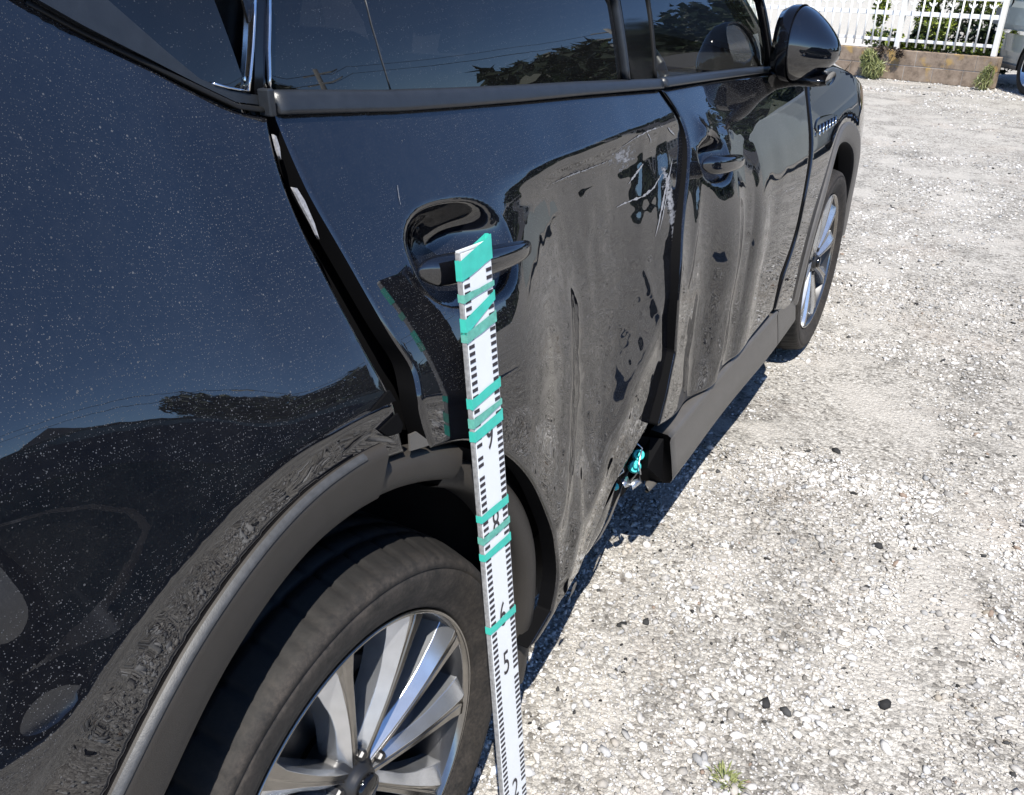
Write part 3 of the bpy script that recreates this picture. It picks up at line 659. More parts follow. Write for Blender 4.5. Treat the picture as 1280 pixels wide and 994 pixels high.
# ---------------------------------------------------------------- door handles
def handle(yc,zc,S,name,ln=.265,k=1.):
    secs=[(-.50,.006,.012,.004),(-.46,.024,.034,.016),(-.40,.034,.044,.026),(-.2,.038,.040,.034),(0,.036,.036,.038),(.25,.030,.030,.036),(.40,.022,.022,.028),(.48,.014,.014,.016),(.51,.004,.005,.008)]
    vs=[];fs=[];n=14
    for s,t,h,out in secs:
        y=yc+s*ln; z=zc-.10*s*ln; xb=float(F(y,z))
        for j in range(n):
            a=2*pi*j/n; ca,sa=cos(a),sin(a)
            vs.append((xb+out*.8+.006+t*.42*np.sign(ca)*abs(ca)**.7,y,z+h*.5*np.sign(sa)*abs(sa)**.75-.12*t*ca))
    for i in range(len(secs)-1):
        for j in range(n): fs.append((i*n+j,(i+1)*n+j,(i+1)*n+(j+1)%n,i*n+(j+1)%n))
    fs.append(tuple(range(n))); fs.append(tuple(range((len(secs)-1)*n,len(secs)*n))[::-1])
    o=mesh(name,vs,fs,M['paint_clean'],car); s=o.modifiers.new('s','SUBSURF'); s.levels=s.render_levels=2
    return o
handle(HR[0]+.005,HR[1]-.004,F_rear,'door_handle')
handle(HF[0]+.0,HF[1]-.002,F_front,'door_handle',.245)
# ---------------------------------------------------------------- fender vent
vent_c=(-0.0332,2.5126,0.9581)
vo=[(2.3802,0.9860),(2.4340,0.9937),(2.6350,0.9782),(2.7428,0.9536),(2.7039,0.9399),(2.5519,0.9397),(2.3835,0.9461),(2.3547,0.9699)]
panel('fender_vent',vo,F,M['gloss'],car,h=.02,off=.004,flange=.008,roll=.002,rollw=.004)
for k in range(6):
    t=k/5; a=(2.3910,0.9574); b=(2.6437,0.9560); c=(a[0]+(b[0]-a[0])*t,a[1]+(b[1]-a[1])*t)
    hh=.030-.010*t
    v,f=tube_geo([(float(F(c[0]-.01,c[1]-hh/2))+.007,c[0]-.012,c[1]-hh/2),(float(F(c[0]+.01,c[1]+hh/2))+.007,c[0]+.012,c[1]+hh/2)],.0032,6)
    mesh('slat',v,f,M['chrome'],car)
# ---------------------------------------------------------------- folded door mirror
def mirror():
    c=Vector((-.045,2.04,1.245))
    bm=bmesh.new(); bmesh.ops.create_uvsphere(bm,u_segments=40,v_segments=24,radius=1.)
    for v in bm.verts:
        x,y,z=v.co
        # x: outwards depth, y: long axis, z: height ; flattened on the inner side where the glass sits
        X=(.105*(x if x>0 else x*.30)); Y=.125*np.sign(y)*abs(y)**.85; Z=(.098*np.sign(z)*abs(z)**.85)
        tp=1-.42*max(0,x)**1.3; Z=Z*tp-.020*max(0,x); Y*=1-.25*max(0,x)
        v.co=(c.x+X,c.y+Y+.02*x,c.z+Z)
    o=bm_obj('door_mirror',bm,M['paint_clean'],car,smooth=True)
    # bezel round the glass, dark
    vs=[];fs=[]
    n=40
    for k,(sx,s) in enumerate(((-.040,.86),(-.052,.94),(-.030,1.03),(-.008,1.035))):
        for j in range(n):
            a=2*pi*j/n; ca,sa=cos(a),sin(a)
            vs.append((c.x+sx,c.y+.127*s*np.sign(ca)*abs(ca)**.85,c.z+.099*s*np.sign(sa)*abs(sa)**.85))
    for k in range(3):
        for j in range(n): fs.append((k*n+j,k*n+(j+1)%n,(k+1)*n+(j+1)%n,(k+1)*n+j))
    b=mesh('mirror_bezel',vs,fs,M['gloss'],o); b.matrix_parent_inverse=Matrix.Identity(4)
    g=mesh('mirror_glass',vs[:n],[tuple(range(n))],M['chrome'],o,smooth=False); g.matrix_parent_inverse=Matrix.Identity(4)
    # lower half shell and foot
    v,f=[],[]
    rows=[(-.115,1.165,.050,.055,2.05),(-.075,1.163,.050,.040,2.055),(-.035,1.162,.070,.030,2.06),(.01,1.150,.085,.022,2.065),(.045,1.155,.07,.018,2.07)]
    m_=14
    for x,z,w,h,y in rows:
        for j in range(m_):
            a=2*pi*j/m_; v.append((x,y+w*cos(a),z+h*sin(a)))
    for i in range(len(rows)-1):
        for j in range(m_): f.append((i*m_+j,i*m_+(j+1)%m_,(i+1)*m_+(j+1)%m_,(i+1)*m_+j))
    f.append(tuple(range(m_))); f.append(tuple(range((len(rows)-1)*m_,len(rows)*m_))[::-1])
    ft=mesh('mirror_foot',v,f,M['gloss'],o); ft.matrix_parent_inverse=Matrix.Identity(4); s=ft.modifiers.new('s','SUBSURF'); s.levels=s.render_levels=1
mirror()
# ---------------------------------------------------------------- wheels (built round their own hub, axle along x)
def lathe(prof,n,a0=0,a1=2*pi):
    vs=[];fs=[];m_=len(prof)
    for i in range(n):
        a=2*pi*i/n
        for r,x in prof: vs.append((x,r*sin(a),r*cos(a)))
    for i in range(n):
        k=(i+1)%n
        for j in range(m_-1): fs.append((i*m_+j,k*m_+j,k*m_+j+1,i*m_+j+1))
    return vs,fs
def spoke_geo():
    # local: radial = +z, tangential = y, outward = x. a flat machined strip with a deep silver flank beside it
    rs=[.030,.080,.13,.18,.225,.255,.266]
    wl=[.012,.014,.016,.020,.028,.040,.050]   # silver flank side width
    wr=[.011,.010,.011,.014,.018,.026,.032]   # machined face half width
    xf=[-.030,-.022,-.016,-.012,-.010,-.010,-.012]
    vs=[];fs=[];mi=[]
    R0=rs; rs=np.linspace(rs[0],rs[-1],19); sm=lambda q:np.interp(rs,R0,q)
    wl,wr,xf=sm(wl)*(1+.10*np.sin((rs-.03)*42)),sm(wr),sm(xf)
    for r,a,b,x in zip(rs,wl,wr,xf):
        # cross-section around: flank bottom, flank edge, ridge, groove..., machined outer edge, back
        vs+= [(x-.050,-a-.004,r),(x-.016,-a-.001,r),(x,-a*.18,r),(x-.0018,b*.05,r),(x-.0018,b*.22,r),(x,b*.30,r),(x,b,r),(x-.012,b+.004,r),(x-.052,b+.002,r)]
    m_=9
    for i in range(len(rs)-1):
        for j in range(m_-1):
            k=i*m_+j; fs.append((k,k+m_,k+m_+1,k+1)); mi.append({0:1,1:1,2:0,3:0,4:0,5:0,6:1,7:1}[j])
    return vs,fs,mi
def wheel(yc,rot,name='wheel'):
    w=bpy.data.objects.new(name,None); w.location=(-.03,yc,.37); COL.objects.link(w); w.parent=car; w.matrix_parent_inverse=Matrix.Translation(-Vector(car.location))
    def sub(o,ang=0.): 
        o.parent=w; o.matrix_parent_inverse=Matrix.Identity(4); o.rotation_euler.x=-ang; return o
    R=.372
    prof=[(.262,-.060),(.266,-.030),(.272,-.012),(.277,-.006),(.283,-.0045),(.288,-.003),(.300,.004),(.315,.009),(.330,.010),(.338,.0095),(.3395,.006),(.341,.009),(.349,.006),(.3555,.001),(.3595,-.008),(.3625,-.020),(.3665,-.036),(.3700,-.052)]
    x=-.040
    for g in (-.070,-.115,-.160):
        prof+=[(.372,g+.004),(.3645,g+.003),(.3645,g-.004),(.372,g-.005)]
    prof+=[(.371,-.200),(.365,-.222),(.35,-.235),(.30,-.245),(.262,-.20)]
    v,f=lathe(prof,360)
    # tread blocks: cut shallow sipes by pulling every few rings in
    m_=len(prof); V=[]
    for i in range(360):
        for j in range(m_):
            q=v[i*m_+j]; r=prof[j][0]
            if r>.3655 and i%9==0: s=(r-.005)/r; q=(q[0],q[1]*s,q[2]*s)
            elif .3505<r<=.3655 and j<20 and i%9 in (0,4): s=(r-.0018)/r; q=(q[0]-.0010,q[1]*s,q[2]*s)
            V.append(q)
    sub(mesh('tyre',V,f,M['tyre'],None))
    v,f=lathe([(.2705,-.012),(.2715,-.007),(.269,-.0045),(.2655,-.0065),(.262,-.016),(.258,-.030),(.252,-.060),(.250,-.20)],120)
    mm=sub(mesh('rim_barrel',v,f,None,None,mats=[M['rim_face'],M['rim_dark']],fmi=[0 if (k%7)<4 else 1 for k in range(len(f))]))
    sv,sf,smi=spoke_geo(); base=None
    for k in range(10):
        a=radians(rot+36*k)
        if base is None:
            base=mesh('spoke',sv,sf,None,None,smooth=True,mats=[M['rim_face'],M['rim_paint']],fmi=smi); base.data.set_sharp_from_angle(angle=radians(24))
            b=base.modifiers.new('bevel','BEVEL'); b.width=.0022; b.segments=2; b.limit_method='ANGLE'; b.angle_limit=radians(20)
            sub(base,a)
        else:
            c=base.copy(); COL.objects.link(c); sub(c,a)
    v,f=lathe([(.0,-.014),(.022,-.014),(.027,-.018),(.029,-.024),(.036,-.030),(.055,-.036),(.060,-.046),(.062,-.09)],60)
    sub(mesh('hub',v,f,M['rim_dark'],None))
    v,f=lathe([(.0,-.003),(.018,-.004),(.021,-.006),(.022,-.012)],40); sub(mesh('centre_cap',v,f,M['gloss'],None))
    for k in range(5):
        a=radians(rot+18+72*k); vv,ff=lathe([(.0,-.020),(.007,-.020),(.009,-.024),(.009,-.05)],6)
        c=(0,.050*sin(a),.050*cos(a)); sub(mesh('wheel_nut',[(q[0],q[1]+c[1],q[2]+c[2]) for q in vv],ff,M['rim_dark'],None,smooth=False))
    v,f=lathe([(.06,-.10),(.165,-.10),(.167,-.105),(.167,-.125),(.06,-.125)],64); sub(mesh('brake_disc',v,f,M['brake'],None))
    v,f=lathe([(.0,-.135),(.25,-.140),(.252,-.2)],40); sub(mesh('backing_plate',v,f,M['liner'],None))
    bm=bmesh.new(); add_box(bm,(-.10,.0,0),(.09,.10,.15)); c=bm_obj('brake_caliper',bm,M['rim_dark'],None,bevel=.01); sub(c); c.location=(0,.135 if yc<1 else -.135,.03)
    return w
WR=wheel(0.,-6.); WF=wheel(2.87,12.)
WF.location.x=-.03
# the far-side pair, plain tyres with their rims
for yc in (0.,2.87):
    v,f=lathe([(.0,.05),(.25,.04),(.262,.06),(.29,.003),(.33,-.010),(.365,.014),(.371,.04),(.371,.20),(.35,.235),(.26,.2)],64)
    o=mesh('far_wheel',[(q[0]-1.87,q[1]+yc,q[2]+.37) for q in v],[g[::-1] for g in f],M['tyre'],car)
def scratch(pts,w,mat=None,name='scratch'):
    B=np.array(pts,float); B=densify(B,.006,False); tn=np.gradient(B,axis=0); tn/=np.linalg.norm(tn,axis=1)[:,None]+1e-9; nn_=np.stack([-tn[:,1],tn[:,0]],1)
    vs=[];fs=[];n=len(B)
    for i in range(n):
        ww=.62*w*(.15+.85*sin(pi*(i+.5)/n))*random.uniform(.3,1.3)
        for s in (-.5,.5):
            q=B[i]+nn_[i]*ww*s+np.array([random.uniform(-.0008,.0008)]*2); vs.append((float(F_rear(q[0],q[1]))+.0012,q[0],q[1]))
    for i in range(n-1): fs.append((2*i,2*i+2,2*i+3,2*i+1))
    return mesh(name,vs,fs,mat or M['scuff_glint'],car,smooth=True)
for pts,w in (([(0.9321,1.0152),(0.9817,1.0155),(1.0412,1.0142),(1.0967,1.0207),(1.1327,1.0349),(1.1498,1.0431)],.009),([(0.9932,1.0483),(1.0245,1.0593),(1.0657,1.0752)],.010),([(1.0754,0.9237),(1.1075,0.9663),(1.1475,1.0076),(1.1872,1.0414),(1.2119,1.0619)],.012),([(1.0938,0.9327),(1.1279,0.9752),(1.1650,1.0108)],.008),
              ([(1.0933,1.1327),(1.1129,1.1175),(1.1137,1.1096)],.008),([(1.2072,1.1279),(1.2321,1.1147),(1.2520,1.1053)],.008),([(0.9609,1.1239),(1.0347,1.1335),(1.0975,1.1368),(1.1771,1.1352)],.005),([(0.6705,1.1105),(0.7475,1.1107),(0.8358,1.1088),(0.9181,1.1075)],.004),([(0.2698,1.1857),(0.2638,1.1729),(0.2604,1.1636)],.0016)):
    scratch(pts,w)
# ---------------------------------------------------------------- measuring staff leaning on the rear handle
ST=Vector((-0.0200,0.2740,1.1190)); SB=Vector((0.0927,0.2220,0.0000))
staff=empty('measuring_staff',tuple(SB)); tag(staff,'white graduated measuring staff with teal tape leaning against the dented rear door','measuring staff')
ax=(ST-SB); SL=ax.length; ax.normalize()
wd=Vector((0.03,1,0)); wd=(wd-ax*wd.dot(ax)).normalized(); nn=wd.cross(ax).normalized()
if nn.x<0: nn=-nn
RS=Matrix((wd,nn,ax)).transposed()      # local: x = width, y = face normal, z = up the staff
SW=.071; STH=.008
def sbox(bm,u,w,s,t,hh,depth=0.):        # u: across, s: distance up from foot
    p=SB+wd*u+ax*s+nn*depth
    add_box(bm,p,(w,t,hh),RS)
bm=bmesh.new(); sbox(bm,0,SW,SL/2,STH,SL); o=bm_obj('staff_face',bm,M['staff_edge'],staff,bevel=.0012)
bm=bmesh.new(); sbox(bm,.0,SW-.004,SL/2,.0012,SL-.003,STH/2); bm_obj('staff_enamel',bm,M['staff'],staff,bevel=.0004)
bm=bmesh.new(); sbox(bm,.0,SW-.003,SL/2,.0012,SL-.003,-STH/2); bm_obj('staff_back_shade',bm,M['ink_shade'],staff)  # black plate paints in the unlit back that the door mirrors
bm=bmesh.new(); sbox(bm,.0,SW-.002,SL+.001,STH-.002,.002,0); bm_obj('staff_end',bm,M['staff'],staff)
# centimetre ticks down both edges: flat print, joined
bm=bmesh.new()
s=.02
while s<SL-.03:
    for sd in (-1,1):
        w=.0125 
        if random.random()<.97: sbox(bm,sd*(SW/2-.0035-w/2),w,s+random.uniform(-.0003,.0003),.0004,.0050,STH/2+.0010)
    s+=.0104
tk=bm_obj('tick_marks',bm,M['ink_shade'],staff); tag(tk,kind='stuff')
TAPES=[(1.0886,1.1158,1.1043,1.1367,0),(1.0598,1.0706,1.0668,1.0735,1),(1.0161,1.0381,1.0465,1.0601,0),(1.0050,1.0195,1.0157,1.0318,1),(0.9095,0.9248,0.9193,0.9340,0),(0.8807,0.8951,0.8922,0.9009,1),(0.8600,0.8759,0.8671,0.8847,0),(0.7313,0.7432,0.7315,0.7451,0),(0.6951,0.7073,0.6969,0.7081,1),(0.6664,0.6788,0.6659,0.6801,0),(0.5362,0.5495,0.5331,0.5469,0)]
SHIFT=0
for (l0,l1,r0,r1,worn) in TAPES:
    # l/r: where the tape's edges run on the left and right edge of the staff, as distance up the staff
    e=.0003+.0002*worn+random.uniform(0,.0001); t2=STH/2+.0013+e
    def P(u,s,d): return SB+wd*u+ax*s+nn*d
    hw=SW/2+.0004
    ring=[( -hw,-STH/2-e,l0,l1),(-hw,t2,l0,l1),(hw,t2,r0,r1),(hw,-STH/2-e,r0,r1)]
    vs=[];fs=[]
    for u,d,a,b in ring: vs+= [P(u,a,d),P(u,b,d)]
    for i in range(4): k=(i+1)%4; fs.append((2*i,2*k,2*k+1,2*i+1))
    bm=bmesh.new(); V=[bm.verts.new(v) for v in vs]; [bm.faces.new([V[i] for i in f]) for f in fs]
    bmesh.ops.subdivide_edges(bm,edges=bm.edges[:],cuts=3,use_grid_fill=True)
    for v in bm.verts: v.co+=ax*random.uniform(-.0006,.0006)
    bm_obj('tape',bm,M['tape_worn'] if worn else M['tape'],staff)
def numeral(ch,s,u,size,rot=0.):
    cu=bpy.data.curves.new('numeral','FONT'); cu.body=ch; cu.size=size; cu.align_x='CENTER'; cu.align_y='CENTER'; cu.extrude=.0001; cu.materials.append(M['ink_shade'])
    o=bpy.data.objects.new('numeral',cu); link(o,staff)
    o.matrix_parent_inverse=Matrix.Identity(4)
    q=Matrix((wd,ax,-nn)).transposed() if wd.cross(ax).dot(nn)<0 else Matrix((wd,ax,nn)).transposed()
    sc=Matrix.Diagonal((.62,1.,1.))
    dg=bpy.context.evaluated_depsgraph_get(); me=bpy.data.meshes.new_from_object(o.evaluated_get(dg)); bpy.data.objects.remove(o)
    T=Matrix.Translation(wd*u+ax*s+nn*(STH/2+.0013))@(q.to_4x4())@Matrix.Diagonal((.62,1,1,1)); me.transform(T)
    if not me.materials: me.materials.append(M['ink_shade'])
    o=bpy.data.objects.new('numeral',me); COL.objects.link(o); o.parent=staff
for ch,s in [('9',0.8550),('8',0.7127),('6',0.5500),('5',0.4580),('2',0.1932)]: numeral(ch,s,.0,.062)
# ---------------------------------------------------------------- ground
def gz(x,y): return .007*vnoise(x,y,1.1,3)+.003*vnoise(x,y,4.5,4)-.004
def ground():
    xs=np.concatenate([[-900,-200,-60,-20,-8],np.linspace(-4,8,97),[12,20,60,200,900]]); ys=np.concatenate([[-900,-200,-60,-20,-8],np.linspace(-4,16,161),[20,30,60,200,900]])
    X,Y=np.meshgrid(xs,ys); near=np.exp(-((np.maximum(0,np.abs(X-1)-5))**2+(np.maximum(0,np.abs(Y-5)-9))**2)/4)
    Z=gz(X,Y)*near-.004*(1-near)
    vs=np.stack([X,Y,Z],-1).reshape(-1,3); nx=len(xs); fs=[(j*nx+i,j*nx+i+1,(j+1)*nx+i+1,(j+1)*nx+i) for j in range(len(ys)-1) for i in range(nx-1)]
    o=mesh('ground',vs,fs,M['ground']); tag(o,'pale compacted gravel of the parking yard','ground',kind='structure')
ground()
def gravel():
    # loose crushed stone: dense near the camera, thinner further off
    ico=bmesh.new(); bmesh.ops.create_icosphere(ico,subdivisions=1,radius=1.); iv=np.array([v.co[:] for v in ico.verts]); itf=np.array([[v.index for v in f.verts] for f in ico.faces]); ico.free()
    P=[];S=[]
    def add(n,x0,x1,y0,y1,smin,smax,thr=-1.,seed=3):
        x=rng.uniform(x0,x1,n); y=rng.uniform(y0,y1,n); k=vnoise(x,y,1.3,seed)+.5*vnoise(x,y,3.7,seed+1)
        keep=k>thr+rng.uniform(-.25,.25,n); keep&=~((x<-.30)&(y<3.6)); keep&=~((np.minimum(np.abs(x-.62-.10*(y-1)),np.abs(x-1.75-.10*(y-1)))<.085)&(rng.random(n)<.72))
        x=x[keep];y=y[keep]; s=smin*.88*np.exp(rng.exponential(.36,len(x))); s=np.minimum(s,smax)
        P.append(np.stack([x,y],1)); S.append(s)
    add(30000,-.3,1.6,.15,2.2,.0030,.013,-.30)
    add(20000,-.3,2.4,1.6,4.0,.0036,.014,-.25)
    add(20000,-.3,3.4,3.5,7.5,.0042,.014,-.45)
    add(9000,.1,3.2,-1.2,1.6,.0040,.012,-.1)
    add(4500,-2.2,1.8,11.5,13.4,.008,.022,-.4)
    add(9000,-.6,3.4,6.5,12.,.0055,.015,.0)
    P=np.concatenate(P);S=np.concatenate(S); n=len(P)
    dirs=iv[None]*(1+rng.uniform(-.38,.30,(n,12,1)))
    sc=np.stack([rng.uniform(.8,1.5,n),rng.uniform(.6,1.,n),rng.uniform(.4,.75,n)],1)
    v=dirs*sc[:,None]*S[:,None,None]
    a=rng.uniform(0,2*pi,n); tl=rng.normal(0,.35,n); ca,sa=np.cos(a),np.sin(a); ct,st_=np.cos(tl),np.sin(tl)
    y2=v[...,1]*ct[:,None]-v[...,2]*st_[:,None]; z2=v[...,1]*st_[:,None]+v[...,2]*ct[:,None]
    x3=v[...,0]*ca[:,None]-y2*sa[:,None]; y3=v[...,0]*sa[:,None]+y2*ca[:,None]
    V=np.stack([x3+P[:,0:1],y3+P[:,1:2],z2+(S*.12+gz(P[:,0],P[:,1]))[:,None]+.001],-1).reshape(-1,3)
    Fc=(itf[None]+12*np.arange(n)[:,None,None]).reshape(-1,3)
    me=bpy.data.meshes.new('loose_gravel'); me.vertices.add(len(V)); me.vertices.foreach_set('co',V.astype(np.float32).ravel())
    me.loops.add(Fc.size); me.loops.foreach_set('vertex_index',Fc.astype(np.int32).ravel())
    me.polygons.add(len(Fc)); me.polygons.foreach_set('loop_start',np.arange(0,Fc.size,3,dtype=np.int32)); me.polygons.foreach_set('loop_total',np.full(len(Fc),3,dtype=np.int32))
    g=rng.normal(.50,.10,n); g=np.clip(g,.16,.68); warm=rng.normal(.016,.010,n)
    g=g*(1+.26*vnoise(P[:,0],P[:,1],5.,21)+.20*vnoise(P[:,0],P[:,1],14.,22))
    C=np.stack([g+warm,g,g-warm*1.3,np.ones(n)],1)
    dk=rng.random(n)<.028; C[dk,:3]=rng.uniform(.02,.07,(dk.sum(),1)); gy=rng.random(n)<.22; C[gy,:3]*=.68
    rd=rng.random(n)<.006; C[rd,:3]=np.array([.26,.20,.16])
    at=me.color_attributes.new('tone','FLOAT_COLOR','POINT'); at.data.foreach_set('color',np.repeat(C,12,0).astype(np.float32).ravel())
    me.materials.append(M['stone']); me.update(); me.validate()
    o=bpy.data.objects.new('loose_gravel',me); COL.objects.link(o); tag(o,'loose pale crushed stone lying over the yard','gravel',kind='stuff')
gravel()
def crack(pts,w,label):
    vs=[];fs=[]
    for i,(x,y) in enumerate(pts):
        ww=w*(.3+.7*sin(pi*min(1,max(0,(i+.4)/(len(pts)-.2))))); vs+=[(x,y-ww,.009),(x,y+ww,.009)]
    for i in range(len(pts)-1): fs.append((2*i,2*i+2,2*i+3,2*i+1))
    o=mesh('ground_crack',vs,fs,M['rubber_seal'],smooth=False); tag(o,label,'crack',kind='stuff')
# ---------------------------------------------------------------- leaves
def leaf_cloud(n,fn,size,up=.3,wd=.42):
    """n leaf quads; fn() gives a point; returns mesh arrays with a tone per leaf"""
    vs=[];fs=[];tn=[]
    for i in range(n):
        c=Vector(fn()); a=Vector((random.gauss(0,1),random.gauss(0,1),random.gauss(0,.6)+up)).normalized(); b=a.cross(Vector((random.gauss(0,1),random.gauss(0,1),random.gauss(0,1)))).normalized()
        s=size*random.uniform(.6,1.3); k=len(vs)
        nrm=a.cross(b)
        vs+=[c-a*s,c+b*s*wd+nrm*s*.1,c+a*s,c-b*s*wd+nrm*s*.1]; fs.append((k,k+1,k+2,k+3)); tn+=[random.random()]*4
    return vs,fs,tn
def leaf_obj(name,geo,mat,parent=None):
    vs,fs,tn=geo; o=mesh(name,vs,fs,mat,parent,smooth=False)
    at=o.data.color_attributes.new('tone','FLOAT_COLOR','POINT'); at.data.foreach_set('color',np.repeat(np.array(tn)[:,None],4,1).astype(np.float32).ravel()); return o
def blob_pts(cs):
    def f():
        c,r=random.choice(cs); 
        while True:
            q=Vector((random.uniform(-1,1),random.uniform(-1,1),random.uniform(-1,1)))
            if .25<q.length<1: break
        return (c[0]+q.x*r[0],c[1]+q.y*r[1],c[2]+q.z*r[2])
    return f
# ---------------------------------------------------------------- wall, fence, plants
YW=12.5; WX0=-4.9; WX1=.02
wall=empty('block_wall',(-2.1,YW,0)); tag(wall,'low weathered concrete block wall of two courses under the white fence','wall')
bw=.396
for row in range(2):
    x=WX1-(0 if row==0 else .0)
    k=0; x=WX1
    first=.26 if row else .396
    while x>WX0:
        w=first if k==0 else bw; w=min(w,x-WX0)
        if w<.05: break
        box('block',(x-w/2,YW+.075+random.uniform(-.002,.002),.095+row*.192),(w-.006,.15,.184),M['block'],wall,bevel=.005)
        x-=w; k+=1
box('mortar_joints',((WX0+WX1)/2-.003,YW+.078,.19),(WX1-WX0-.012,.144,.374),M['mortar'],wall)
fence=empty('white_fence',(-2.0,YW+.07,.383)); tag(fence,'white painted metal fence with round bars and scroll tops on the low wall','fence')
FZ0=.385; zr1=.50; zr2=.835
for zc,hh,th,zo in ((zr1,.040,.03,0),(zr2,.055,.034,0),(1.035,.035,.03,0)):
    box('rail',((WX0+.0-.05)/2,YW+.07,zc+zo),(abs(WX0+.05)-.0,th,hh),M['white'],fence,bevel=.004)
for x,w in ((-.075,.058),(-1.36,.062),(-2.64,.062),(-3.92,.062)):
    box('post',(x,YW+.07,.715),(w,.060,.665),M['white'],fence,bevel=.004)
x=-.075-.115; base=None; k=0
while x>WX0+.05:
    if min(abs(x-q) for q in (-1.36,-2.64,-3.92))>.04:
        if base is None:
            bm=bmesh.new(); bmesh.ops.create_cone(bm,cap_ends=True,segments=10,radius1=.0115,radius2=.0115,depth=.62,matrix=Matrix.Translation((x,YW+.035,.73)))
            base=bm_obj('bar',bm,M['white'],fence,smooth=True); bx0=x
        else:
            c=base.copy(); COL.objects.link(c); c.location.x=base.location.x+(x-bx0)
    x-=.1275; k+=1
x=-.20; base=None
while x>WX0+.1:
    pts=[(x+.048*cos(t),YW+.035,.985+.048*sin(t)) for t in np.linspace(pi*1.02,pi*1.98,12)]
    pts2=[(x+.022*cos(t),YW+.035,.965+.022*sin(t)) for t in np.linspace(pi*.9,pi*2.1,10)]
    v,f=join_geo([tube_geo(pts,.0075,6),tube_geo(pts2,.006,6)])
    if base is None: base=mesh('scroll',v,f,M['white'],fence); bx0=x
    else:
        c=base.copy(); COL.objects.link(c); c.location.x=base.location.x+(x-bx0)
    x-=.255
def plant(name,label,cat,blobs,n,size,mat,stems,group=None,up=.3,wdt=.42):
    b=blobs[0][0]; r=empty(name,(b[0],b[1],0)); tag(r,label,cat,group)
    leaf_obj('leaves',leaf_cloud(n,blob_pts(blobs),size,up,wdt),mat,r)
    for s in stems: 
        v,f=tube_geo(s,[.008]+[.005]*(len(s)-1),5); mesh('stem',v,f,M['bark'],r)
    return r
plant('weed_clump','tall grassy weed clump growing against the block wall below the vine','weed',[((-1.42,12.36,.13),(.17,.09,.14)),((-1.52,12.38,.25),(.11,.07,.12))],1100,.055,M['weed'],[[(-1.42,12.36,0),(-1.45,12.36,.3)],[(-1.5,12.38,0),(-1.56,12.36,.36)]],up=1.6,wdt=.10)
plant('weed_clump','smaller dry weed clump at the end corner of the block wall','weed',[((-.03,12.32,.10),(.12,.08,.11)),((.0,12.34,.2),(.07,.05,.1))],560,.05,M['weed'],[[(-.03,12.32,0),(-.0,12.32,.28)],[(.02,12.33,0),(.06,12.30,.25)]],up=1.4,wdt=.10)
plant('withered_vine','dark withered vine hanging over the block wall','vine',[((-1.45,12.44,.33),(.12,.035,.09)),((-1.12,12.44,.34),(.06,.03,.06)),((-1.30,12.45,.40),(.2,.05,.03))],330,.022,M['deadleaf'],[[(-1.6,12.48,.40),(-1.45,12.43,.36),(-1.4,12.42,.22)],[(-1.15,12.47,.40),(-1.1,12.43,.32)],[(-1.9,12.45,.02),(-1.78,12.44,.2)]])
plant('green_shrub','bright yellow green shrub growing through the middle of the white fence','shrub',[((-1.55,12.78,.48),(.30,.16,.16)),((-1.35,12.74,.42),(.22,.10,.10)),((-1.72,12.9,.85),(.12,.12,.22)),((-1.2,12.8,.40),(.3,.1,.06))],1700,.038,M['leaf'],[[(-1.55,12.8,0),(-1.55,12.8,.6)],[(-1.7,12.9,0),(-1.75,12.9,.95)]])
plant('green_shrub','leafy low shrub behind the right half of the white fence','shrub',[((-.95,12.78,.46),(.28,.12,.13)),((-.55,12.80,.44),(.24,.12,.08)),((-.85,12.85,.68),(.2,.12,.15)),((-.2,12.66,.40),(.12,.05,.05)),((-.04,12.70,.55),(.05,.05,.14))],1500,.036,M['leaf'],[[(-.95,12.8,0),(-.95,12.8,.7)],[(-.5,12.8,0),(-.55,12.8,.5)]])
plant('overhanging_shrub','sunlit yellow green branches rising above the fence top','shrub',[((-.72,13.2,1.12),(.42,.25,.16)),((-1.15,13.3,1.05),(.3,.2,.14)),((-.55,13.3,.9),(.35,.2,.14)),((-1.3,13.3,.8),(.16,.2,.25))],2300,.036,M['leaf'],[[(-.8,13.3,0),(-.8,13.3,.6),(-.7,13.2,1.2)],[(-1.2,13.3,0),(-1.2,13.3,1.1)]])
plant('dark_hedge','dark shaded hedge mass filling the space behind the fence','hedge',[((-.95,13.75,.5),(.55,.25,.45)),((-.35,13.75,.40),(.35,.22,.34)),((-1.45,13.7,.35),(.2,.2,.30))],3800,.05,M['conifer'],[[(-.9,13.75,0),(-.9,13.75,.9)],[(-.4,13.75,0),(-.4,13.75,.6)]])
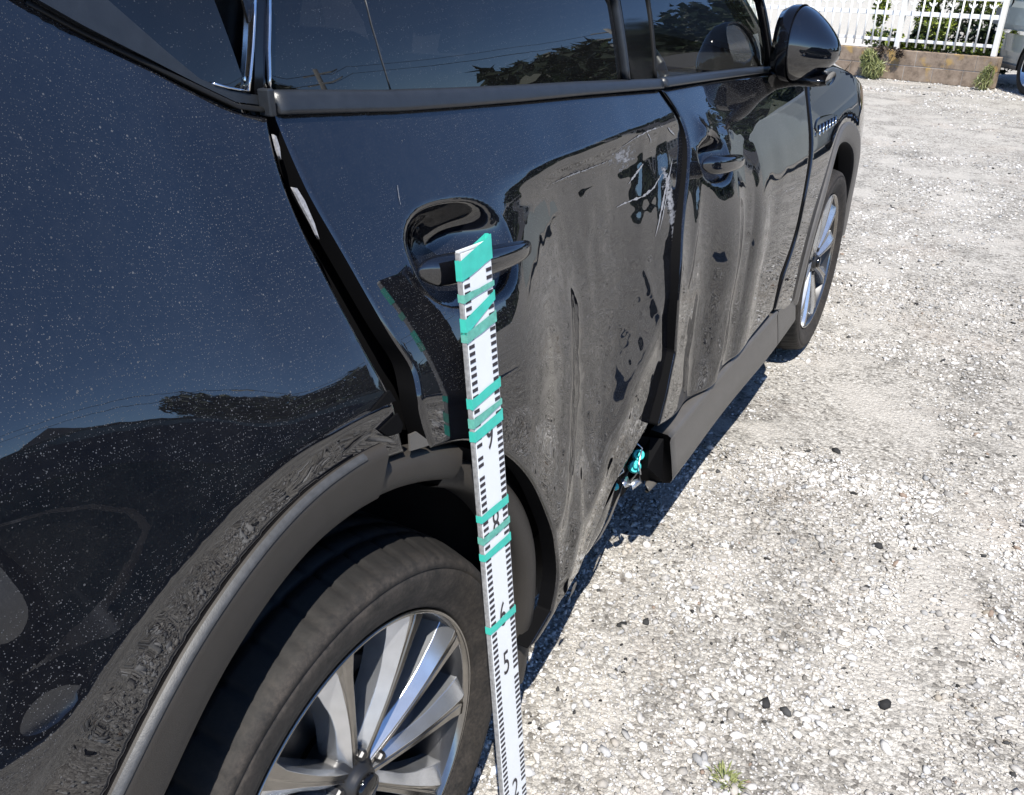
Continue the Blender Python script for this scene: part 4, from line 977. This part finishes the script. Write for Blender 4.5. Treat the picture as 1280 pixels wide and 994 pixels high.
# the wall, its fence and the plants along it run at a slant to the car
_piv=Vector((.02,12.5,0)); _ang=-radians(17.5); _rm=Matrix.Rotation(_ang,3,'Z')
for r_ in [o for o in scn.objects if o.parent is None and o.name.split('.')[0] in ('block_wall','white_fence','weed_clump','withered_vine','green_shrub','overhanging_shrub','dark_hedge')]:
    v=Vector(r_.location)-_piv
    if r_.name.split('.')[0] not in ('block_wall','white_fence'): v.x*=1.08
    r_.location=_piv+_rm@v; r_.rotation_euler.z=_ang
t_=(0.3648,0.5828)
def grass(n,c,r,h,label):
    vs=[];fs=[];tn=[]
    for i in range(n):
        a=random.uniform(0,2*pi); d=random.uniform(0,r)**1; b=Vector((c[0]+d*cos(a),c[1]+d*sin(a),0)); l=random.uniform(.5,1)*h; w=.0016
        lean=Vector((cos(a),sin(a),0))*random.uniform(.4,1.4)*l; k=len(vs); sd=Vector((-sin(a),cos(a),0))*w
        m_=b+lean*.4+Vector((0,0,l*.55)); e=b+lean+Vector((0,0,l*.6)); vs+=[b-sd,b+sd,m_+sd,m_-sd,e]; fs+=[(k,k+1,k+2,k+3),(k+3,k+2,k+4)]; tn+=[random.random()]*5
    o=leaf_obj('grass_tuft',(vs,fs,tn),M['weed']); tag(o,label,'grass',kind='stuff')
grass(30,(t_[0],t_[1]),.020,.026,'small grass tuft sprouting from the gravel beside the staff')
grass(60,(0.3482,0.5989),.028,.018,'flattened grass blades on the gravel near the staff foot')
# ---------------------------------------------------------------- yard behind the fence and the neighbour's low building
o=box('yard_slab',(-7.5,18.2,-.02),(12.,6.6,.06),M['pave']); tag(o,'sunlit pale concrete yard behind the fence','yard',kind='structure')
hb=empty('pale_building',(-4.5,20.2,0)); tag(hb,'long pale rendered building behind the fence at the far left','building')
box('wall',(-4.6,20.6,1.6),(6.4,.5,3.2),M['housewall'],hb)
mesh('roof',[(-8.1,19.9,3.2),(-1.1,19.9,3.2),(-1.1,22.5,4.4),(-8.1,22.5,4.4),(-8.1,19.9,3.3),(-1.1,19.9,3.3),(-1.1,22.5,4.5),(-8.1,22.5,4.5)],[(0,1,2,3),(7,6,5,4),(0,4,5,1)],M['rooftile'],hb,smooth=False)
for xw in (-6.6,-4.2):
    f_=box('window',(xw,20.33,1.5),(1.2,.05,1.0),M['gloss'],hb); w=box('frame',(xw,20.30,1.0),(1.3,.06,.06),M['white'],f_); w.matrix_parent_inverse=Matrix.Identity(4)
# ---------------------------------------------------------------- silver van parked beyond the wall's end
def van():
    v=empty('silver_van',(1.4,12.0,0)); tag(v,'silver green van parked beyond the end of the fence','van')
    # local frame: L along the van's length (from far-left end to near-right end), W its depth away from us
    Ld=Vector((.45,-.893,0)).normalized(); Wd=Vector((.893,.45,0)).normalized(); O=Vector((-.13,13.22,0))
    def P(l,w,z): return O+Ld*l+Wd*w+Vector((0,0,z))
    prof=[(.24,.06),(.30,.0),(.45,-.02),(.75,-.03),(.95,-.01),(1.02,.02),(1.5,.14),(1.78,.24),(1.86,.45)]
    vs=[];fs=[]; Ls=[0.0,.05,.15,.5,1.0,1.6,2.4,3.2,3.9,4.1]
    inset=[.10,.03,0,0,0,0,0,0,.02,.12]
    for l,i_ in zip(Ls,inset):
        for z,w in prof: vs.append(P(l+(.05 if l==0 and z>1 else 0),w+i_,z))
        for z,w in prof[::-1]: vs.append(P(l+(.05 if l==0 and z>1 else 0),1.65-w-i_,z))
    m_=2*len(prof)
    for i in range(len(Ls)-1):
        for j in range(m_): fs.append((i*m_+j,(i+1)*m_+j,(i+1)*m_+(j+1)%m_,i*m_+(j+1)%m_))
    fs.append(tuple(range(m_))); fs.append(tuple(range((len(Ls)-1)*m_,len(Ls)*m_))[::-1])
    bm=bmesh.new(); VV=[bm.verts.new(q) for q in vs]; [bm.faces.new([VV[i] for i in f]) for f in fs]
    bm_obj('body',bm,M['van'],v,smooth=False,bevel=.02)
    def plate(name,l0,l1,z0,z1,mat,d=-.012,par=None):
        def w(z): return float(np.interp(z,[a for a,b in prof],[b for a,b in prof]))+d
        vs=[P(l0,w(z0),z0),P(l1,w(z0),z0),P(l1,w(z1),z1),P(l0,w(z1),z1)]; vs+=[q+Wd*.02 for q in vs]
        return mesh(name,vs,[(0,1,2,3),(4,7,6,5),(0,4,5,1),(1,5,6,2),(2,6,7,3),(3,7,4,0)],mat,par or v,smooth=False)
    plate('window',.35,1.2,1.08,1.60,M['gloss']); plate('window',1.3,2.3,1.08,1.60,M['gloss'])
    plate('body_moulding',.12,3.9,.66,.70,M['chrome'],-.034); plate('lamp',.02,.22,.74,.93,M['scuff_glint'],-.04)
    plate('door_gap',.30,.306,.3,1.05,M['jamb'],-.034); plate('door_gap',1.25,1.256,.3,1.05,M['jamb'],-.034); plate('lower_skirt',.1,3.9,.235,.30,M['scuff_glint'],-.018)
    for l in (1.22,3.45):
        c=P(l,.03,.30); q=Matrix((Wd,Ld,Vector((0,0,1)))).transposed().to_4x4()
        vv,ff=lathe([(.0,.02),(.19,.02),(.20,-.012),(.215,-.018),(.27,-.022),(.29,-.005),(.298,.02),(.298,.20)],40)
        mats=[M['rim_paint'],M['tyre']]
        o=mesh('wheel',[c+Wd*a[0]*1+Ld*a[1]+Vector((0,0,a[2])) for a in vv],ff,None,v,mats=mats,fmi=[0 if (k%7)<2 else 1 for k in range(len(ff))])
        plate('wheel_arch',l-.36,l+.36,.24,.62,M['jamb'],-.005) if False else None
        va=[P(l+.355*cos(t),-.026,.30+.355*sin(t)) for t in np.linspace(-.15,pi+.15,24)]; vb=[P(l+.315*cos(t),-.028,.30+.315*sin(t)) for t in np.linspace(-.15,pi+.15,24)]
        mesh('wheel_arch',va+vb,[(i,i+1,25+i,24+i) for i in range(23)],M['jamb'],v,smooth=False)
        disc=[P(l+.325*cos(t),-.024,.30+.325*sin(t)) for t in np.linspace(-.15,pi+.15,24)]
        mesh('wheel_well',disc,[tuple(range(24))],M['liner'],v,smooth=False)
        for a in o.data.vertices: a.co-=Wd*.05
van()
# ---------------------------------------------------------------- what the car's flank mirrors: hill, trees, houses, pole, wires
def polar(az,r,z=0.): return Vector((r*sin(radians(az)),r*cos(radians(az)),z))
def hill():
    vs=[];fs=[]; AZ=np.linspace(-8,100,55); R=[55,70,90,120,160]
    for a in AZ:
        top=float(np.interp(a,[-8,0,10,18,24,28,32,40,50,62,75,100],[17,18,17,15,12.,8.,4.8,1.8,1.,1.5,2.,1.5]))
        for r_,f in zip(R,(0,.35,.75,1.,.6)): q=polar(a,r_); vs.append((q.x,q.y,-.2+top*f*(1 if r_<160 else 1)))
    m_=len(R)
    for i in range(len(AZ)-1):
        for j in range(m_-1): k=i*m_+j; fs.append((k,k+1,k+m_+1,k+m_))
    o=mesh('hillside',vs,fs,M['conifer']); at=o.data.color_attributes.new('tone','FLOAT_COLOR','POINT'); at.data.foreach_set('color',np.full(len(vs)*4,.3,np.float32)); tag(o,'wooded hillside beyond the yard','hill',kind='structure')
    def top_at(a,r_): return float(np.interp(a,[-8,0,10,18,24,28,32,40,50,62,75,100],[17,18,17,15,12.,8.,4.8,1.8,1.,1.5,2.,1.5]))*float(np.interp(r_,R,(0,.35,.75,1.,.6)))
    G_=[];tn=[]
    vs=[];fs=[];tn=[]
    for i in range(1300):
        a=random.uniform(-8,100); r_=random.uniform(56,122); b=polar(a,r_,top_at(a,r_)-.5); h=random.uniform(3.,6.5)*(1 if a<34 else .62); w=h*random.uniform(.22,.34); t=random.random()
        for q in range(62):
            u=random.random()**.8; th=random.uniform(0,2*pi); rr=w*(1-u)*random.uniform(.5,1.15)+.1; c=b+Vector((rr*cos(th),rr*sin(th),h*(.06+u*.95))); e=h*.075*random.uniform(.6,1.5); k=len(vs)
            for j in range(3): vs.append(c+Vector((random.gauss(0,e),random.gauss(0,e),random.gauss(0,e*.8))))
            fs.append((k,k+1,k+2)); tn+=[t*.7+random.random()*.3]*3
    o=leaf_obj('treeline',(vs,fs,tn),M['conifer']); tag(o,'dense conifers covering the hillside','treeline',kind='stuff')
hill()
def broad_tree(x,y,h,label,n=2600):
    r=empty('broadleaf_tree',(x,y,0)); tag(r,label,'tree')
    v,f=tube_geo([(x,y,0),(x+.1,y,h*.3),(x,y+.1,h*.6),(x,y,h*.85)],[h*.03,h*.024,h*.015,h*.006],8); mesh('trunk',v,f,M['bark'],r)
    bl=[((x+random.uniform(-.22,.22)*h,y+random.uniform(-.22,.22)*h,h*random.uniform(.45,.88)),(h*.16,h*.16,h*.13)) for _ in range(11)]
    leaf_obj('crown',leaf_cloud(n,blob_pts(bl),h*.035),M['conifer'],r)
q=polar(47,30); broad_tree(q.x,q.y,5.2,'dark rounded tree standing across the yard')
q=polar(51,33); broad_tree(q.x,q.y,3.8,'smaller dark tree beside the rounded one')
def house(q,rz,w,d,h,rh,label):
    r=empty('tiled_house',tuple(q)); r.rotation_euler.z=rz; tag(r,label,'house')
    def lb(name,c,s,mat,par=r):
        bm=bmesh.new(); add_box(bm,c,s); o=bm_obj(name,bm,mat,None); o.parent=par; return o
    lb('wall',(0,0,h/2),(w,d,h),M['housewall'])
    o=mesh('roof',[(-w/2-.5,-d/2-.5,h),(w/2+.5,-d/2-.5,h),(w/2+.5,d/2+.5,h),(-w/2-.5,d/2+.5,h),(-w/2,0,h+rh),(w/2,0,h+rh)],[(0,1,5,4),(2,3,4,5),(1,2,5),(3,0,4),(3,2,1,0)],M['rooftile'],None,smooth=False); o.parent=r
    for k in range(3):
        o=lb('window',((k-1)*w*.3,-d/2-.01,h*.55),(w*.15,.08,h*.3),M['gloss'])
        s_=lb('frame',((k-1)*w*.3,-d/2-.04,h*.55-h*.16),(w*.17,.08,.08),M['white'],o)
house(polar(63,31),radians(20),9,6,2.6,1.5,'cream walled house with dark tiled roof across the yard')
house(polar(21,50),radians(-25),5,5,2.4,1.3,'pale house with low roof at the foot of the wooded hill')
house(polar(72,38),radians(60),8,6,2.3,1.4,'smaller pale house with dark roof at the far end of the yard')
def upole(az,r_,h,label):
    b=polar(az,r_); r=empty('utility_pole',tuple(b)); tag(r,label,'utility pole')
    v,f=tube_geo([(0,0,0),(0,0,h)],[.17,.11],10); o=mesh('pole',v,f,M['pole'],None); o.parent=r
    for z in (h-.4,h-1.1):
        bm=bmesh.new(); add_box(bm,(0,0,z),(1.8,.1,.1)); o=bm_obj('cross_arm',bm,M['pole'],None); o.parent=r
    bm=bmesh.new(); bmesh.ops.create_cone(bm,cap_ends=True,segments=12,radius1=.28,radius2=.28,depth=.8,matrix=Matrix.Translation((.35,0,h-2.2))); o=bm_obj('transformer',bm,M['pole'],None); o.parent=r
    return b+Vector((0,0,h-.4))
p1=upole(25,44,7.5,'concrete utility pole at the foot of the hill'); p2=upole(44,40,7.2,'concrete utility pole near the rounded tree'); p3=upole(85,46,7.6,'concrete utility pole at the far end of the yard')
for a,b in ((p1,p2),(p2,p3)):
    for k,dz in enumerate((0,-.7)):
        pts=[a.lerp(b,t)+Vector((0,0,dz-1.2*4*t*(1-t)*.5)) for t in np.linspace(0,1,14)]
        v,f=tube_geo(pts,.02,5); o=mesh('overhead_cable',v,f,M['wire']); tag(o,['upper','lower'][k]+' overhead cable strung '+('from the hill pole' if a is p1 else 'towards the far end of the yard'),'cable')
# ---------------------------------------------------------------- a dark car standing opposite, mirrored low in the quarter panel
def plain_car(O,rz,label):
    r=empty('parked_car',tuple(O)); r.rotation_euler.z=rz; tag(r,label,'car')
    prof=[(-2.1,.45),(-2.15,.62),(-2.0,.80),(-1.1,.90),(-.5,1.36),(.3,1.45),(1.2,1.40),(1.8,1.02),(2.05,.92),(2.12,.6),(2.08,.35),(1.75,.28),(-1.8,.28)]
    vs=[];fs=[];n=len(prof)
    for s,iz in ((-.70,1),(-.84,0),(.84,0),(.70,1)):
        for y,z in prof: k=(.16 if z>1. and iz==0 else 0); vs.append((s*(1-k*.9 if z>1. else 1),y*(1 if iz==0 else .985),z*(1 if iz==0 else .99)))
    for i in range(3):
        for j in range(n): fs.append((i*n+j,i*n+(j+1)%n,(i+1)*n+(j+1)%n,(i+1)*n+j))
    fs.append(tuple(range(n))); fs.append(tuple(range(3*n,4*n))[::-1])
    bm=bmesh.new(); V=[bm.verts.new(q) for q in vs]; [bm.faces.new([V[i] for i in f]) for f in fs]; o=bm_obj('body',bm,M['teal_car'],None,bevel=.03); o.parent=r
    for sx in (-1,1):
        o=mesh('side_window',[(sx*.775,-.85,.95),(sx*.775,1.5,.98),(sx*.735,1.15,1.34),(sx*.735,-.42,1.31)],[(0,1,2,3)],M['gloss'],None,smooth=False); o.parent=r
        for y in (-1.3,1.3):
            vv,ff=lathe([(.0,.0),(.20,.0),(.21,.012),(.29,.010),(.31,-.01),(.31,-.18)],32)
            o=mesh('wheel',[((a[0]+.845)*sx,a[1]+y,a[2]+.31) for a in vv],ff,None,None,mats=[M['rim_paint'],M['tyre']],fmi=[0 if k%5<1 else 1 for k in range(len(ff))]); o.parent=r
    o=box('bright_strip',(.846,0,.62),(.012,3.2,.03),M['chrome']); o.parent=r; o.location=(0,0,0); 
    o=box('bright_strip',(-.846,0,.62),(.012,3.2,.03),M['chrome']); o.parent=r; o.location=(0,0,0)
plain_car(polar(68,4.4),radians(12),'dark teal car parked opposite across the yard')
crack([(0.3496,3.9136),(0.3935,3.9134),(0.4472,3.9194),(0.4982,3.9505),(0.5411,3.9501),(0.5869,3.9518)],.0022,'dark thin crack in the gravel at the right')
crack([(-0.1252,3.8200),(-0.0776,3.8202),(-0.0258,3.8375)],.0014,'hairline crack beside the front tyre')
tag(car,'glossy black SUV with crumpled dented right side doors on the gravel','car')
scn.cycles.max_bounces=8; scn.cycles.transparent_max_bounces=10; scn.cycles.caustics_reflective=False; scn.cycles.caustics_refractive=False
